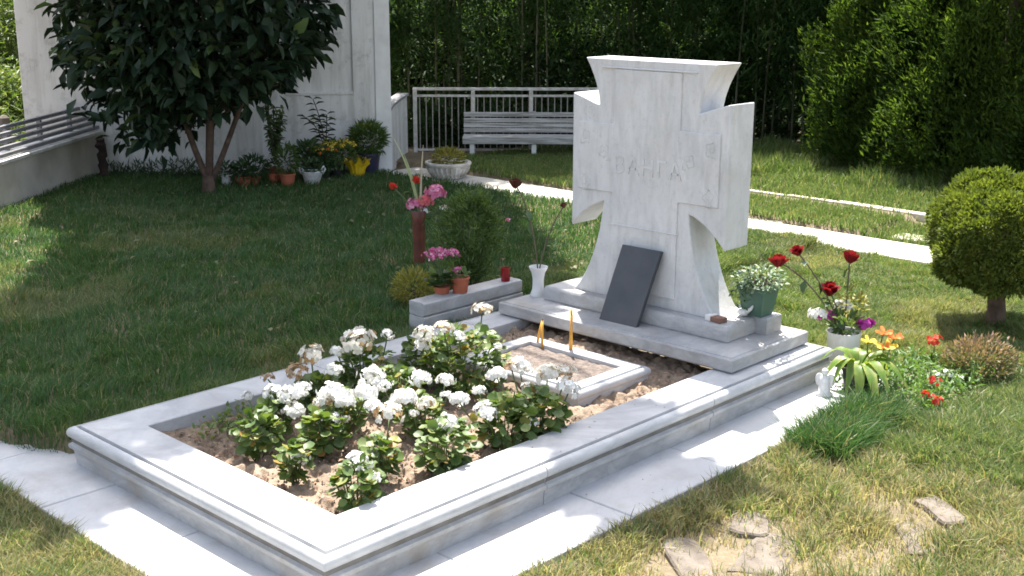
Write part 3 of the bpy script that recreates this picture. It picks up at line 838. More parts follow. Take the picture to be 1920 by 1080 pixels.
def conifer(x, y, r, hgt, n, label, z0=.05):
    t = thing('cypress', label, 'tree', (x, y, 0), 0, 'tall cypresses at the right end of the garden')
    MB().tube([(0, 0, -.05), (0, 0, .5), (0, 0, hgt*.9)], [.07, .06, .015], 8).build('trunk', BARK, t, smooth=True)
    m_ = 16; k = n//m_
    z = z0+(hgt-z0)*rng.random(k)
    a = rng.random(k)*2*np.pi
    prof = np.interp(z/hgt, [0, .04, .12, .4, .8, 1], [.7, .9, 1.0, 1, .7, .05])
    ph = x*7+y*3
    rr = r*prof*(1+.16*np.sin(3*a+z*2.6+ph)+.12*np.sin(7*a-z*6+ph)+.07*np.sin(13*a+z*11))*(.66+.36*rng.random(k)**.6)
    c = np.stack([rr*np.cos(a), rr*np.sin(a), z], 1)
    P = np.repeat(c, m_, 0)+rng.normal(0, .03, (k*m_, 3))*np.array([1, 1, 1.8])
    out = np.stack([np.cos(a)*.7, np.sin(a)*.7, np.full(k, .8)], 1)
    D = np.repeat(out, m_, 0)+rng.normal(0, .5, (k*m_, 3))
    ln = rng.uniform(.032, .070, k*m_)
    rn = np.clip(np.repeat(rng.random(k), m_)*.65+.35*rng.random(k*m_), 0, 1)
    leaves('crown', P, D, rdir(k*m_), ln, ln*.28, L_CON, t, 'rhomb', rn)
conifer(7.80, 2.30, .70, 2.0, 64000, 'first tall cypress with bright yellow green tips beside the bamboo')
conifer(7.45, 1.40, .78, 2.9, 60000, 'dark middle cypress with drooping sprays behind the clipped juniper')
conifer(7.20, .42, .82, 3.2, 60000, 'dark tall cypress cut by the right edge of the view')
conifer(8.30, 1.60, .90, 4.8, 30000, 'taller cypress standing in the gap behind the first two')
conifer(8.05, .70, .95, 4.8, 30000, 'cypress in the second row behind the one at the right edge')
conifer(7.7, -.6, .8, 3.2, 24000, 'cypress standing beyond the right edge behind the clipped juniper')

# sunlit bushes beyond the parapet
def bush(x, y, r, n, mat, label, zc, ln=.09, name='hillside_bush', group='sunlit bushes beyond the parapet wall'):
    t = thing(name, label, 'bush', (x, y, 0), 0, group)
    MB().tube([(0, 0, -.1), (.02, .01, zc*.5), (0, 0, zc)], [.04, .03, .02], 6).build('stem', BARK, t, smooth=True)
    m_ = 10; k = n//m_
    c, d = in_ball(k, (0, 0, zc), r, .25)
    c[:, 2] = np.maximum(c[:, 2], .05)
    P = np.repeat(c, m_, 0)+rng.normal(0, .06, (k*m_, 3))
    D = np.repeat(d, m_, 0)*.6+rdir(k*m_)*.8+np.array([0, 0, .1])
    leaves('foliage', P, D, rdir(k*m_)*.6+np.array([0, 0, 1]), rng.uniform(ln*.6, ln*1.2, k*m_), ln*.3, mat, t, 'rhomb', np.clip(np.repeat(rng.random(k), m_)*.5+.5*rng.random(k*m_), 0, 1))
bush(2.20, 7.45, (.45, .40, .30), 9000, L_SUNBUSH, 'low pale bush just beyond the rails at the left edge', .22, .07)
bush(2.62, 7.95, (.50, .45, .45), 10000, L_SUNBUSH, 'pale sunlit bush next to the left end of the white wall', .40, .075)
bush(2.55, 8.75, (.65, .50, .60), 11000, L_SUNBUSH, 'sunlit bush in the second row beyond the rails', .62, .08)
bush(3.35, 9.10, (.65, .55, .75), 11000, L_SUNBUSH, 'taller sunlit bush behind the left end of the white wall', .75, .08)
bush(3.35, 10.4, (1.2, .8, 1.1), 15000, L_SUNBUSH, 'large bush high on the bank beyond the rails', 1.15, .10)
bush(4.4, 12.6, (2.2, 1.2, 1.5), 15000, L_SUNBUSH, 'tallest bush far behind all the sunlit ones', 1.6, .14)

# clipped juniper at the right
tp = thing('clipped_juniper', 'rounded clipped golden green juniper on a short trunk at the right', 'topiary', (3.70, -.13, 0))
MB().tube([(.0, 0, -.05), (.01, 0, .08), (-.005, .01, .2), (0, 0, .45)], [.055, .04, .036, .03], 9).build('trunk', BARK, tp, smooth=True)
kc = 330
gold = np.pi*(3-5**.5); ii = np.arange(kc)
zc = 1-1.70*(ii+.5)/kc
d = np.stack([np.sqrt(1-zc**2)*np.cos(gold*ii), np.sqrt(1-zc**2)*np.sin(gold*ii), zc], 1)+rng.normal(0, .06, (kc, 3))
d = unit(d)
lob = 1+.07*np.sin(d[:, 0]*6+1)+.06*np.sin(d[:, 1]*7+d[:, 2]*5)+rng.normal(0, .025, kc)
cc = np.array([0, -.02, .405])+d*lob[:, None]*np.array([.295, .295, .245])
m_ = 210
dd = unit(rdir(kc*m_)+np.repeat(d, m_, 0)*.9)
rb = np.repeat(rng.uniform(.038, .062, kc), m_)*(.35+.65*rng.random(kc*m_)**.5)
P = np.repeat(cc, m_, 0)+dd*rb[:, None]
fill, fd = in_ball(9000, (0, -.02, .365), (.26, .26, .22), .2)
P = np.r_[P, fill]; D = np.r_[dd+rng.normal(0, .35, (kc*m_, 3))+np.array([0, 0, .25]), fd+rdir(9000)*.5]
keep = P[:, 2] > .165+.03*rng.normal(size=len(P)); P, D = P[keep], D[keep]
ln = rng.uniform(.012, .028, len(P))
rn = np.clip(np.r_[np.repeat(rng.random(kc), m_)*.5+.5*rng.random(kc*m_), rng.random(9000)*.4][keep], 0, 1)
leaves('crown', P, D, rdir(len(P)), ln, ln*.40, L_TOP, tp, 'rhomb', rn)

# ------------------------------------------------------------------ geraniums in the bed
def floret_mesh(name, r, nf, mat, seed, flat=.75, open_=.9):
    """a rounded head of small five-petalled florets"""
    st = np.random.default_rng(seed)
    P, D, N, rnd = [], [], [], []
    for k in range(nf):
        v = st.normal(size=3); v[2] = abs(v[2])*.9-.25; v /= np.linalg.norm(v)
        c = v*np.array([r, r, r*flat])*(st.uniform(.70, 1.12) if k % 4 else st.uniform(.35, .6))
        a = np.cross(v, st.normal(size=3)); a /= np.linalg.norm(a); b = np.cross(v, a)
        ph = st.uniform(0, 6.28); q = st.random()
        for j in range(5):
            t = ph+j*1.2566
            P.append(c); D.append(math.cos(t)*a+math.sin(t)*b+v*st.uniform(.1, .45)*open_); N.append(v); rnd.append(np.clip(q*.7+.3*st.random(), 0, 1))
    L = r*st.uniform(.24, .40, len(P))
    return leaf_mesh(name, np.array(P), np.array(D), np.array(N), L, L*1.0, mat, 'petal', np.array(rnd))
HEAD = {0: [floret_mesh('flower_head', 1, 36, P_WHITE, s) for s in (1, 2, 3, 4)],
        1: [floret_mesh('flower_head', 1, 36, P_MIXED, s) for s in (5, 6, 7)],
        2: [floret_mesh('flower_head', 1, 28, P_DRY, s, .8, 1.5) for s in (8, 9)]}
plants = [(0.317,0.738,0.080),(0.271,0.490,0.061),(0.271,0.215,0.079),(0.458,0.338,0.069),(0.626,0.241,0.097),(0.888,0.247,0.107),(1.014,0.220,0.100),(1.178,0.718,0.164),(0.932,0.971,0.112),(0.459,0.604,0.081),(0.619,0.713,0.085),(0.846,0.704,0.097),(0.658,0.882,0.079),(0.763,0.494,0.084),(0.443,0.824,0.067),(1.153,0.896,0.105)]
glab = ['small geranium at the left front corner of the bed with paler leaves', 'little geranium with one low white head on bare soil near the front kerb',
        'geranium nearest the front corner with two white heads and a yellow leaf', 'geranium without flowers of its own behind the front corner plant',
        'rounded geranium with one white head beside the long right kerb', 'bushy geranium by the right kerb in front of the small marble frame',
        'geranium with a row of fading heads against the small marble frame', 'wide leafy geranium left of the small marble frame with heads above it',
        'tall geranium at the left kerb under a big round white head', 'geranium behind the little front one with a large white head in mid bed',
        'geranium in the middle of the bed carrying two tall white heads', 'geranium in the bed centre with two separate upright white heads behind',
        'geranium at the left kerb under browned heads', 'geranium amid browned and white heads right of the bed centre',
        'geranium at the left under the wide row of three white heads', 'geranium at the far left of the bed beside the frame corner with mixed heads']
heads = [(0.467,1.011,0.2,0.019,0),(0.552,1.013,0.24,0.018,2),(0.583,0.896,0.28,0.032,2),(0.689,0.956,0.3,0.036,1),(0.777,0.930,0.3,0.023,0),(0.836,0.891,0.33,0.050,1),(0.960,0.882,0.33,0.019,0),(1.027,0.764,0.34,0.032,1),(1.075,0.721,0.36,0.030,1),(1.033,0.781,0.3,0.024,0),(1.093,0.663,0.34,0.020,0),(1.330,0.790,0.36,0.032,1),(1.196,0.580,0.3,0.014,0),(0.691,0.843,0.27,0.027,0),(0.458,0.842,0.25,0.034,0),(0.476,0.782,0.26,0.034,0),(0.530,0.794,0.26,0.028,0),(0.541,0.647,0.27,0.046,0),(0.507,0.659,0.25,0.027,1),(0.547,0.603,0.26,0.027,0),(0.457,0.740,0.22,0.031,0),(0.495,0.602,0.21,0.029,0),(0.694,0.651,0.29,0.038,0),(0.620,0.592,0.27,0.034,0),(0.708,0.610,0.27,0.025,0),(0.814,0.556,0.28,0.030,0),(0.858,0.483,0.28,0.026,0),(0.689,0.495,0.26,0.037,0),(0.599,0.525,0.25,0.030,0),(0.585,0.440,0.25,0.039,1),(0.721,0.426,0.25,0.025,1),(0.679,0.434,0.23,0.013,0),(0.804,0.364,0.26,0.030,0),(0.802,0.419,0.26,0.017,0),(0.905,0.379,0.26,0.020,0),(0.805,0.249,0.25,0.032,0),(0.653,0.261,0.25,0.034,0),(0.287,0.489,0.18,0.027,0),(0.295,0.234,0.24,0.032,0),(0.306,0.187,0.21,0.020,0),(1.014,0.407,0.28,0.032,0),(1.103,0.390,0.29,0.035,0),(1.077,0.401,0.29,0.024,2),(1.127,0.290,0.28,0.037,1),(1.175,0.256,0.28,0.032,1),(1.108,0.184,0.26,0.034,0),(1.044,0.291,0.25,0.026,1),(0.933,0.175,0.2,0.017,0),(0.347,0.713,0.17,0.012,0),(0.552,0.607,0.2,0.011,0)]
ger = []
for (x, y, r), lb in zip(plants, glab):
    t = thing('geranium', lb, 'geranium', (x, y, .105), 0, 'white geraniums planted in the grave bed')
    n = int(150*(r/.08)**1.7)
    P, d = in_ball(n, (0, 0, .055+r*.35), (r, r, r*.72+.02), .35)
    P[:, 2] = np.maximum(P[:, 2], .012)
    D = d*np.array([1, 1, .4])+rdir(n)*.5
    P = P-unit(D)*.02
    ln = rng.uniform(.020, .040, n)
    leaves('foliage', P, D, np.array([0, 0, 1.0])+d*.7+rdir(n)*.5, ln, ln*1.0, L_GER, t, 'disc', rng.random(n)**1.1)
    mb = MB()
    for k in range(int(8+60*r)):
        q = P[rng.integers(n)]
        mb.tube([(q[0]*.25, q[1]*.25, -.01), (q[0]*.7, q[1]*.7, q[2]*.5), tuple(q)], .0022, 4)
    mb.build('stems', STEM, t, smooth=True)
    ger.append(t)
for i, (x, y, z, r, kd) in enumerate(heads):
    j = min(range(len(plants)), key=lambda k: math.hypot(plants[k][0]-x, plants[k][1]-y)-plants[k][2])
    t = ger[j]; p = Vector((x, y, z))-t.location
    h = link('flower_head', HEAD[kd][i % len(HEAD[kd])], t, p, (random.uniform(-.3, .3), random.uniform(-.3, .3), random.uniform(0, 6)))
    s_ = r*1.10; h.scale = (s_, s_, s_*random.uniform(.9, 1.05))
    b0 = Vector((p.x*.3, p.y*.3, .02))
    MB().tube(curve(b0, (p.x*.8, p.y*.8, p.z*.6), p-Vector((0, 0, r*.3)), 5), .0026, 5).build('stem', STEM, t, smooth=True)
# small weedy green at the left kerb, dead leaf litter on soil
n = 260
P = np.stack([rng.normal(.42, .07, n), rng.normal(.98, .05, n), .108+.05*rng.random(n)], 1)
wd = thing('bed_weeds', 'low dark green weeds on the soil along the left kerb', 'weeds', (0, 0, 0))
leaves('foliage', P, rdir(n)+np.array([0, 0, .4]), rdir(n)*.5+np.array([0, 0, 1]), .022, .012, L_GER, wd)
n = 420
P = np.stack([rng.uniform(.17, 1.85, n), rng.uniform(.17, 1.07, n), np.full(n, .128)], 1)
ok = ~((P[:, 0] > 1.28) & (P[:, 0] < 1.78) & (P[:, 1] > .3) & (P[:, 1] < .98)); P = P[ok]; n = len(P)
P[:, 2] = .118+.045*(fnoise(P[:, 0], P[:, 1], .30)-.5)*1.2+.012
tag(leaves('bed_litter', P, rdir(n)*np.array([1, 1, .3]), rdir(n)*.4+np.array([0, 0, 1]), rng.uniform(.01, .026, n), .010, L_LITTER, None, 'leaf'), 'dry fallen leaf bits scattered on the earth of the bed', 'leaf litter', None, 'stuff')
# crumbs and fallen petals on marble
n = 90
P = np.stack([rng.uniform(-.15, 2.2, n), np.where(rng.random(n) < .5, rng.uniform(.005, .14, n), rng.uniform(-.24, -.05, n)), np.zeros(n)], 1)
P[:, 2] = np.where(P[:, 1] > 0, .1625, PZ+.003); 
ok = (P[:, 0] < 1.75) & (P[:, 0] > .02); P = P[ok]; n = len(P)
tag(leaves('petal_crumbs', P, rdir(n)*np.array([1, 1, .08]), np.tile([0, 0, 1.0], (n, 1)), rng.uniform(.004, .012, n), .005, L_LITTER, None, 'rhomb'), 'tiny dry bits lying on the marble kerb and paving', 'litter', None, 'stuff')

# ------------------------------------------------------------------ candles, little things on the base
def candle(x, y, z, dx, dy, h, label):
    t = thing('thin_candle', label, 'candle', (x, y, z), 0, 'thin yellow candles stuck in the gravelly earth')
    MB().tube([(0, 0, -.02), (dx*.5, dy*.5, h*.5), (dx, dy, h)], [.0055, .0052, .0050], 8).build('wax_stick', WAX, t, smooth=True)
    MB().tube([(dx, dy, h), (dx*1.02, dy*1.02, h+.007)], .0012, 4).build('wick', WICK, t)
candle(1.690, .672, .145, .0, .004, .168, 'tallest yellow candle standing upright in the gravelly earth')
candle(1.688, .680, .145, -.004, -.012, .150, 'yellow candle leaning against the tallest one')
candle(1.672, .838, .145, .012, -.022, .100, 'short yellow candle leaning right to meet its neighbour')
candle(1.664, .798, .145, .015, .016, .098, 'short yellow candle leaning left to meet its neighbour')

bx = thing('small_box', 'little brown and white box on the plinth below the right arm of the cross', 'box', (2.04, .262, H+.121), -.15)
MB().box(-.02, .02, -.036, .012, 0, .018, .001).build('carton', BROWNBOX, bx)
MB().box(-.021, .021, .0125, .038, 0, .021, .001).build('lid', WHITECER, bx)
def statuette(x, y, z, s, label, rz=0, wings=True):
    t = thing('angel_figurine', label, 'figurine', (x, y, z), rz)
    MB().lathe([(.30, 0), (.32, .05), (.22, .14), (.20, .3), (.16, .5), (.17, .62), (.10, .70), (.07, .74), (.03, .76)], 14).build('body', WHITECER, t, smooth=True).scale = (s, s, s)
    MB().ball((0, 0, .86), .12).build('head', WHITECER, t, smooth=True).scale = (s, s, s)
    if wings:
        for sg in (1, -1):
            mb = MB(); mb.ball((.10, sg*.20, .52), (.05, .16, .24), 10, 7); mb.build('wing', WHITECER, t, smooth=True).scale = (s, s, s)
    return t
statuette(2.215, -.105, PZ, .105, 'white angel figurine standing on the paving under the striped leaves', .3)
dv = thing('dove_figurine', 'tiny white bird figurine beside the green flower pot', 'figurine', (2.165, .228, H+.121))
mb = MB(); mb.ball((0, 0, .016), (.015, .024, .014)); mb.build('body', WHITECER, dv, smooth=True)
MB().ball((0, .018, .036), (.008, .009, .009)).build('head', WHITECER, dv, smooth=True)
MB().tube([(0, -.015, .018), (0, -.034, .034), (.0, -.044, .05)], [.010, .007, .003], 7).build('tail', WHITECER, dv, smooth=True)

# ------------------------------------------------------------------ pots and flowers
def pot_mesh(name, r0, r1, h, mat, rim=.12, n=24):
    rr = r1*1.06
    return MB().lathe([(r0, 0), (r0*1.01, .004), (r1*.97, h*(1-rim)), (rr, h*(1-rim)+.001), (rr, h-.003), (rr*.97, h), (r1*.9, h), (r1*.86, h*.86), (.002, h*.85)], n).mesh(name, mat, 35)
def clump(name, parent, c, r, n, ln, wd, mat, templ='leaf', upb=.4, shell=.3, rnd=None, m_=1):
    P, d = in_ball(n, c, r, shell)
    D = d+rdir(n)*.6+np.array([0, 0, upb])
    return leaves(name, P, D, rdir(n)*.6+np.array([0, 0, 1.0]), rng.uniform(ln*.65, ln*1.2, n), wd, mat, parent, templ, rnd)
def blooms(parent, pts, r, mat, nf=14, name='flower_head', flat=.7):
    me = [floret_mesh(name, 1, nf, mat, random.randint(0, 9999), flat) for _ in range(min(3, len(pts)))]
    for i, p in enumerate(pts):
        o = link(name, me[i % len(me)], parent, p, (0, 0, random.uniform(0, 6))); s_ = r*random.uniform(.85, 1.15); o.scale = (s_, s_, s_)
def rose_mesh(mat, r, seed):
    st = np.random.default_rng(seed); P, D, N = [], [], []; L = []
    for k in range(16):
        lay = k/15; a = k*2.4+st.uniform(-.2, .2)
        o = np.array([math.cos(a), math.sin(a), 0])
        P.append(o*r*.12*(1-lay)+np.array([0, 0, -r*.5+r*.2*lay])); D.append(o*(.75*(1-lay)+.12)+np.array([0, 0, .75+.3*lay])); N.append(-o+np.array([0, 0, .5*(1-lay)])); L.append(r*(1.15-.1*lay))
    L = np.array(L)
    return leaf_mesh('bloom', np.array(P), np.array(D), np.array(N), L, L*.95*(1-.35*np.arange(16)/15), mat, 'petal')
def rose(base, top, r, mat, label, stem=STEM, nleaf=3, name='red_rose', group=None, lean=None):
    base, top = Vector(base), Vector(top)
    t = thing(name, label, 'rose', base, 0, group)
    e = top-base
    mid = lean if lean else (e.x*.35, e.y*.35, e.z*.6)
    MB().tube(curve((0, 0, 0), mid, e, 8), .0032, 6).build('stem', stem, t, smooth=True)
    o = link('bloom', rose_mesh(mat, r, random.randint(0, 999)), t, e)
    o.rotation_euler = (random.uniform(-.5, .5), random.uniform(-.5, .5), random.uniform(0, 6))
    if nleaf:
        q = curve((0, 0, 0), mid, e, 8); P = np.array([q[random.randint(3, 7)] for _ in range(nleaf)])
        leaves('leaves', P, rdir(nleaf)+np.array([0, 0, -.4]), np.tile([0, 0, 1.0], (nleaf, 1)), .055, .030, L_DULL, t)
    return t

# pots on the marble block
t = thing('potted_pink_flower', 'small terracotta pot with a little pink flower on the marble block', 'potted plant', (1.838, 1.432, .2205))
link('pot', pot_mesh('pot', .031, .040, .068, TERRA), t)
clump('foliage', t, (0, 0, .075), (.03, .03, .02), 30, .03, .018, L_SHRUB)
blooms(t, [(-.02, .012, .095), (-.045, .0, .088), (-.03, -.015, .11)], .022, P_KAL, 9)
t = thing('kalanchoe', 'domed pink kalanchoe with fleshy leaves at the end of the marble block', 'potted plant', (1.775, 1.478, .2205), 0)
link('pot', pot_mesh('pot', .03, .036, .03, TERRA), t)
n = 26; a = rng.random(n)*6.28
leaves('foliage', np.stack([.01*np.cos(a), .01*np.sin(a), .03+.05*rng.random(n)], 1), np.stack([np.cos(a), np.sin(a), rng.uniform(-.2, .3, n)], 1), np.tile([0, 0, 1.0], (n, 1)), rng.uniform(.06, .085, n), .05, L_DULL, t, 'disc')
P, d = in_ball(40, (0, 0, .09), (.05, .05, .04), .2)
leaves('upper_leaves', P, d+np.array([0, 0, .5]), rdir(40)+np.array([0, 0, 1]), .035, .02, L_SHRUB, t)
pts = []
for k in range(26):
    a = k*2.4; r = .075*math.sqrt(k/26); pts.append((r*math.cos(a), r*math.sin(a), .185-3.2*r*r+random.uniform(-.006, .006)))
blooms(t, pts, .017, P_KAL, 8)
mb = MB()
for p in pts[::2]: mb.tube([(0, 0, .05), (p[0]*.5, p[1]*.5, .12), p], .0016, 4)
mb.build('stems', STEM, t)
t = thing('grave_candle', 'red plastic grave candle cup on the far end of the marble block', 'candle', (2.118, 1.432, .2205))
MB().lathe([(.019, 0), (.0205, .003), (.0205, .052), (.021, .0525), (.021, .06), (.017, .06), (.016, .045), (.001, .045)], 18).build('cup', REDGL, t, smooth=35)
MB().lathe([(.0162, 0), (.0162, .003), (.001, .0035)], 14, (0, 0, .0455)).build('wax', WAX, t)

# brown vase with peonies on the lawn
t = thing('brown_vase', 'tall narrow reddish brown vase standing in the lawn left of the headstone', 'vase', (2.44, 2.36, .07))
MB().lathe([(.03, 0), (.034, .01), (.03, .06), (.031, .16), (.034, .25), (.037, .30), (.034, .305), (.029, .30), (.027, .2), (.001, .19)], 18).build('vase_body', BROWNCER, t, smooth=45)
def bouquet_flower(name, label, cat, base, top, r, mat, nf=20, group=None, flat=.75, stem=STEM):
    base, top = Vector(base), Vector(top); e = top-base
    t = thing(name, label, cat, base, 0, group)
    MB().tube(curve((0, 0, 0), (e.x*.3, e.y*.3, e.z*.6), e, 6), .0028, 5).build('stem', stem, t, smooth=True)
    o = link('bloom', floret_mesh('bloom', 1, nf, mat, random.randint(0, 9999), flat), t, e); o.scale = (r, r, r)
    return t
vb = (2.45, 2.36, .30)
gpn = 'bouquet in the brown vase'
bouquet_flower('peony', 'pink peony lowest on the left of the brown vase bouquet', 'peony', vb, (2.455, 2.405, .395), .045, P_PINK, 44, gpn)
bouquet_flower('peony', 'large pale pink peony topping the brown vase bouquet', 'peony', vb, (2.535, 2.335, .455), .052, P_PINK, 48, gpn)
bouquet_flower('peony', 'coral pink peony in the middle of the brown vase bouquet', 'peony', vb, (2.485, 2.36, .415), .042, P_CORAL, 44, gpn)
bouquet_flower('white_flower', 'small cream flower under the coral peony in the brown vase', 'flower', vb, (2.47, 2.34, .372), .024, P_WHITE, 14, gpn)
bouquet_flower('white_flower', 'small pale flower right of the coral peony in the brown vase', 'flower', vb, (2.54, 2.27, .385), .026, P_MIXED, 14, gpn)
rose(vb, (2.37, 2.48, .49), .030, P_BRIGHTRED, 'red rosebud hanging out left of the peonies', STEM, 2, 'red_rose', gpn)
rose(vb, (2.46, 2.40, .52), .032, P_BRIGHTRED, 'red rosebud standing above the peonies', STEM, 2, 'red_rose', gpn)
for k, (tp_, lb) in enumerate((((2.42, 2.53, .745), 'tall pale grass blade leaning left over the peonies'), ((2.44, 2.47, .66), 'shorter pale grass blade among the peonies'), ((2.515, 2.40, .70), 'upright pale pointed blade above the peonies'))):
    e = Vector(tp_)-Vector(vb); t = thing('grass_blade', lb, 'blade', vb, 0, gpn)
    q = curve((0, 0, 0), (e.x*.2, e.y*.2, e.z*.6), e, 6); mb = MB(); s_ = Vector((.72, -.69, 0))
    w = [.003, .005, .006, .005, .004, .003, .001]
    mb.v = [tuple(Vector(p)+s_*w[i]*sg+Vector((0, 0, 0))) for i, p in enumerate(q) for sg in (-1, 1)]
    mb.f = [(2*i, 2*i+1, 2*i+3, 2*i+2) for i in range(6)]
    o = mb.build('blade', m_plain('pale_blade', (.26, .30, .12), (.36, .38, .20), 8, .6) if k < 2 else m_plain('dry_reed', (.42, .36, .24), (.30, .25, .16), 8, .7), t); o.modifiers.new('thick', 'SOLIDIFY').thickness = .001
t = thing('fern_fronds', 'feathery green fern fronds hanging right of the brown vase', 'fern', vb, 0, gpn)
for k, e in enumerate(((.10, -.09, .06), (.14, -.12, -.02), (.03, -.06, -.02), (-.06, .06, .0))):
    q = curve((0, 0, 0), (e[0]*.4, e[1]*.4, .10+e[2]), e, 12)
    P = np.repeat(np.array(q[2:]), 2, 0); n = len(P); tn = np.array(e)/np.linalg.norm(e); sd_ = np.cross(tn, [0, 0, 1])
    D = np.where((np.arange(n) % 2)[:, None] == 0, sd_, -sd_)+tn*.5+np.array([0, 0, -.2])
    leaves('frond', P, D, np.tile([0, 0, 1.0], (n, 1)), .045*np.linspace(1, .4, n), .010, L_FERN, t, 'rhomb')

# feathery shrub and yellow-green clump
t = thing('feathery_shrub', 'fine leaved green shrub growing behind the marble block', 'shrub', (2.30, 1.85, .06))
k = 300; m_ = 14
a = rng.random(k)*6.28; z = .04+.42*rng.random(k)**.8; rr = np.interp(z, [.03, .15, .3, .46], [.06, .13, .165, .09])*np.sqrt(rng.random(k))
c = np.stack([rr*np.cos(a), rr*np.sin(a), z], 1); P = np.repeat(c, m_, 0)+rng.normal(0, .016, (k*m_, 3))
leaves('foliage', P, np.repeat(np.stack([np.cos(a)*.5, np.sin(a)*.5, np.full(k, .8)], 1), m_, 0)+rdir(k*m_)*.8, rdir(k*m_), rng.uniform(.02, .045, k*m_), .0075, L_SHRUB, t, 'rhomb')
mb = MB()
for i in range(22): mb.tube([(c[i, 0]*.2, c[i, 1]*.2, -.03), (c[i, 0]*.7, c[i, 1]*.7, c[i, 2]*.6), tuple(c[i])], .003, 4)
mb.build('stems', DRYSTEM, t)
blooms(t, [(.13, -.14, .35)], .02, P_PINK, 8)
t = thing('yellow_green_shrub', 'low yellow green bushy plant left of the kalanchoe', 'shrub', (1.90, 1.80, .06))
clump('foliage', t, (0, 0, .10), (.10, .10, .085), 900, .03, .009, L_YG, 'rhomb', .5, .2)
MB().tube([(0, 0, -.03), (0, 0, .1)], .008, 6).build('stem', DRYSTEM, t)

# white vase with dried roses on the base step
vw = (2.03, 1.155, H+.059)
t = thing('white_vase', 'small flared white vase left of the headstone holding dried roses', 'vase', vw)
MB().lathe([(.032, 0), (.034, .006), (.025, .03), (.0235, .07), (.028, .10), (.040, .122), (.0405, .127), (.037, .127), (.022, .09), (.001, .08)], 22).build('vase_body', WHITECER, t, smooth=50)
vm = (vw[0], vw[1], vw[2]+.085)
rose(vm, (2.040, 1.30, .675), .036, P_DEAD, 'tall dried dark rose drooping from the white vase', DRYSTEM, 5, 'dried_rose', 'dried roses in the white vase', (.0, .03, .28))
rose(vm, (2.165, 1.135, .59), .020, P_DEAD, 'shorter dried rosebud leaning toward the cross from the white vase', DRYSTEM, 3, 'dried_rose', 'dried roses in the white vase', (.04, .0, .18))

# green pot on the plinth
t = thing('green_pot_plant', 'dark green square flower pot with pale trailing leaves on the plinth right end', 'potted plant', (2.215, .195, H+.058))
MB().rects([(-.040, .040, -.040, .040, .0685), (-.041, .041, -.041, .041, .072), (-.056, .056, -.056, .056, .17), (-.060, .060, -.060, .060, .171), (-.060, .060, -.060, .060, .182), (-.052, .052, -.052, .052, .182), (-.048, .048, -.048, .048, .165)]).build('pot', GREENPL, t, bevel=.003)
n = 420
P, d = in_ball(n, (0, 0, .205), (.105, .105, .05), .3)
leaves('foliage', P, d*np.array([1, 1, .3])+rdir(n)*.6, rdir(n)*.6+np.array([0, 0, 1]), rng.uniform(.012, .026, n), .012, L_GREY, t)
mb = MB()
for i in range(26): mb.tube([(P[i, 0]*.2, P[i, 1]*.2, .165), (P[i, 0]*.6, P[i, 1]*.6, .21), tuple(P[i])], .0016, 4)
mb.build('stems', DRYSTEM, t)
for k in range(7):
    a = random.uniform(0, 6.28); mb = MB(); q = curve((0, 0, .18), (.09*math.cos(a), .09*math.sin(a), .23), (.13*math.cos(a), .13*math.sin(a), random.uniform(.12, .18)), 8)
    PP = np.repeat(np.array(q[2:]), 3, 0)
    leaves('trailing_sprig', PP, rdir(len(PP))+np.array([0, 0, -.2]), rdir(len(PP))*.5+np.array([0, 0, 1]), .018, .011, L_DULL, t)
# stone wedge block under the pot
t = thing('pot_support', 'small grey marble block carrying the green flower pot', 'marble block', (2.215, .195, H+.058))
MB().rects([(-.03, .075, -.062, .05, -.012), (-.03, .075, -.062, .05, .064), (-.026, .071, -.058, .046, .0675)]).build('block', MAR_OLD, t, bevel=.002)

# white pot vase with red roses right of the grave
rv = (2.70, .085, -.01)
t = thing('white_flower_tub', 'plain white tub shaped vase right of the headstone full of mixed flowers', 'vase', rv)
MB().lathe([(.055, 0), (.058, .004), (.068, .145), (.0695, .15), (.066, .15), (.058, .12), (.001, .11)], 26).build('vase_body', WHITECER, t, smooth=45)
vm = (rv[0], rv[1], .11); gr = 'flowers in the white vase right of the headstone'
rose(vm, (2.60, .345, .400), .046, P_RED, 'dark red rose drooping furthest left above the white tub', DRYSTEM, 2, 'red_rose', gr, (-.05, .12, .24))
rose(vm, (2.665, .30, .440), .038, P_RED, 'highest dark red rose standing second from the left', DRYSTEM, 3, 'red_rose', gr)
rose(vm, (2.81, .14, .415), .046, P_RED, 'dark red rose nodding to the right with a pale sepal', DRYSTEM, 3, 'red_rose', gr)
rose(vm, (2.715, .17, .290), .052, P_RED, 'big dark red rose in the centre above the purple flowers', STEM, 2, 'red_rose', gr)
bouquet_flower('white_flower', 'white fluffy flower at the left rim of the white tub', 'flower', vm, (2.665, .185, .195), .040, P_WHITE, 22, gr)
bouquet_flower('white_flower', 'white flower behind the big red rose', 'flower', vm, (2.755, .125, .225), .038, P_WHITE, 22, gr)
bouquet_flower('magenta_flower', 'purple magenta flower hanging under the big red rose', 'flower', vm, (2.690, .155, .185), .042, P_MAG, 20, gr)
bouquet_flower('magenta_flower', 'purple magenta flower hanging over the right rim of the white tub', 'flower', vm, (2.775, .035, .160), .040, P_MAG, 20, gr)
t = thing('yellow_green_sprig', 'yellow green leafy sprig behind the roses in the white tub', 'sprig', vm, 0, gr)
clump('foliage', t, (.05, .0, .13), (.05, .05, .05), 70, .035, .014, L_YG)
clump('lower_leaves', t, (0, 0, .06), (.05, .05, .04), 60, .04, .02, L_SHRUB)

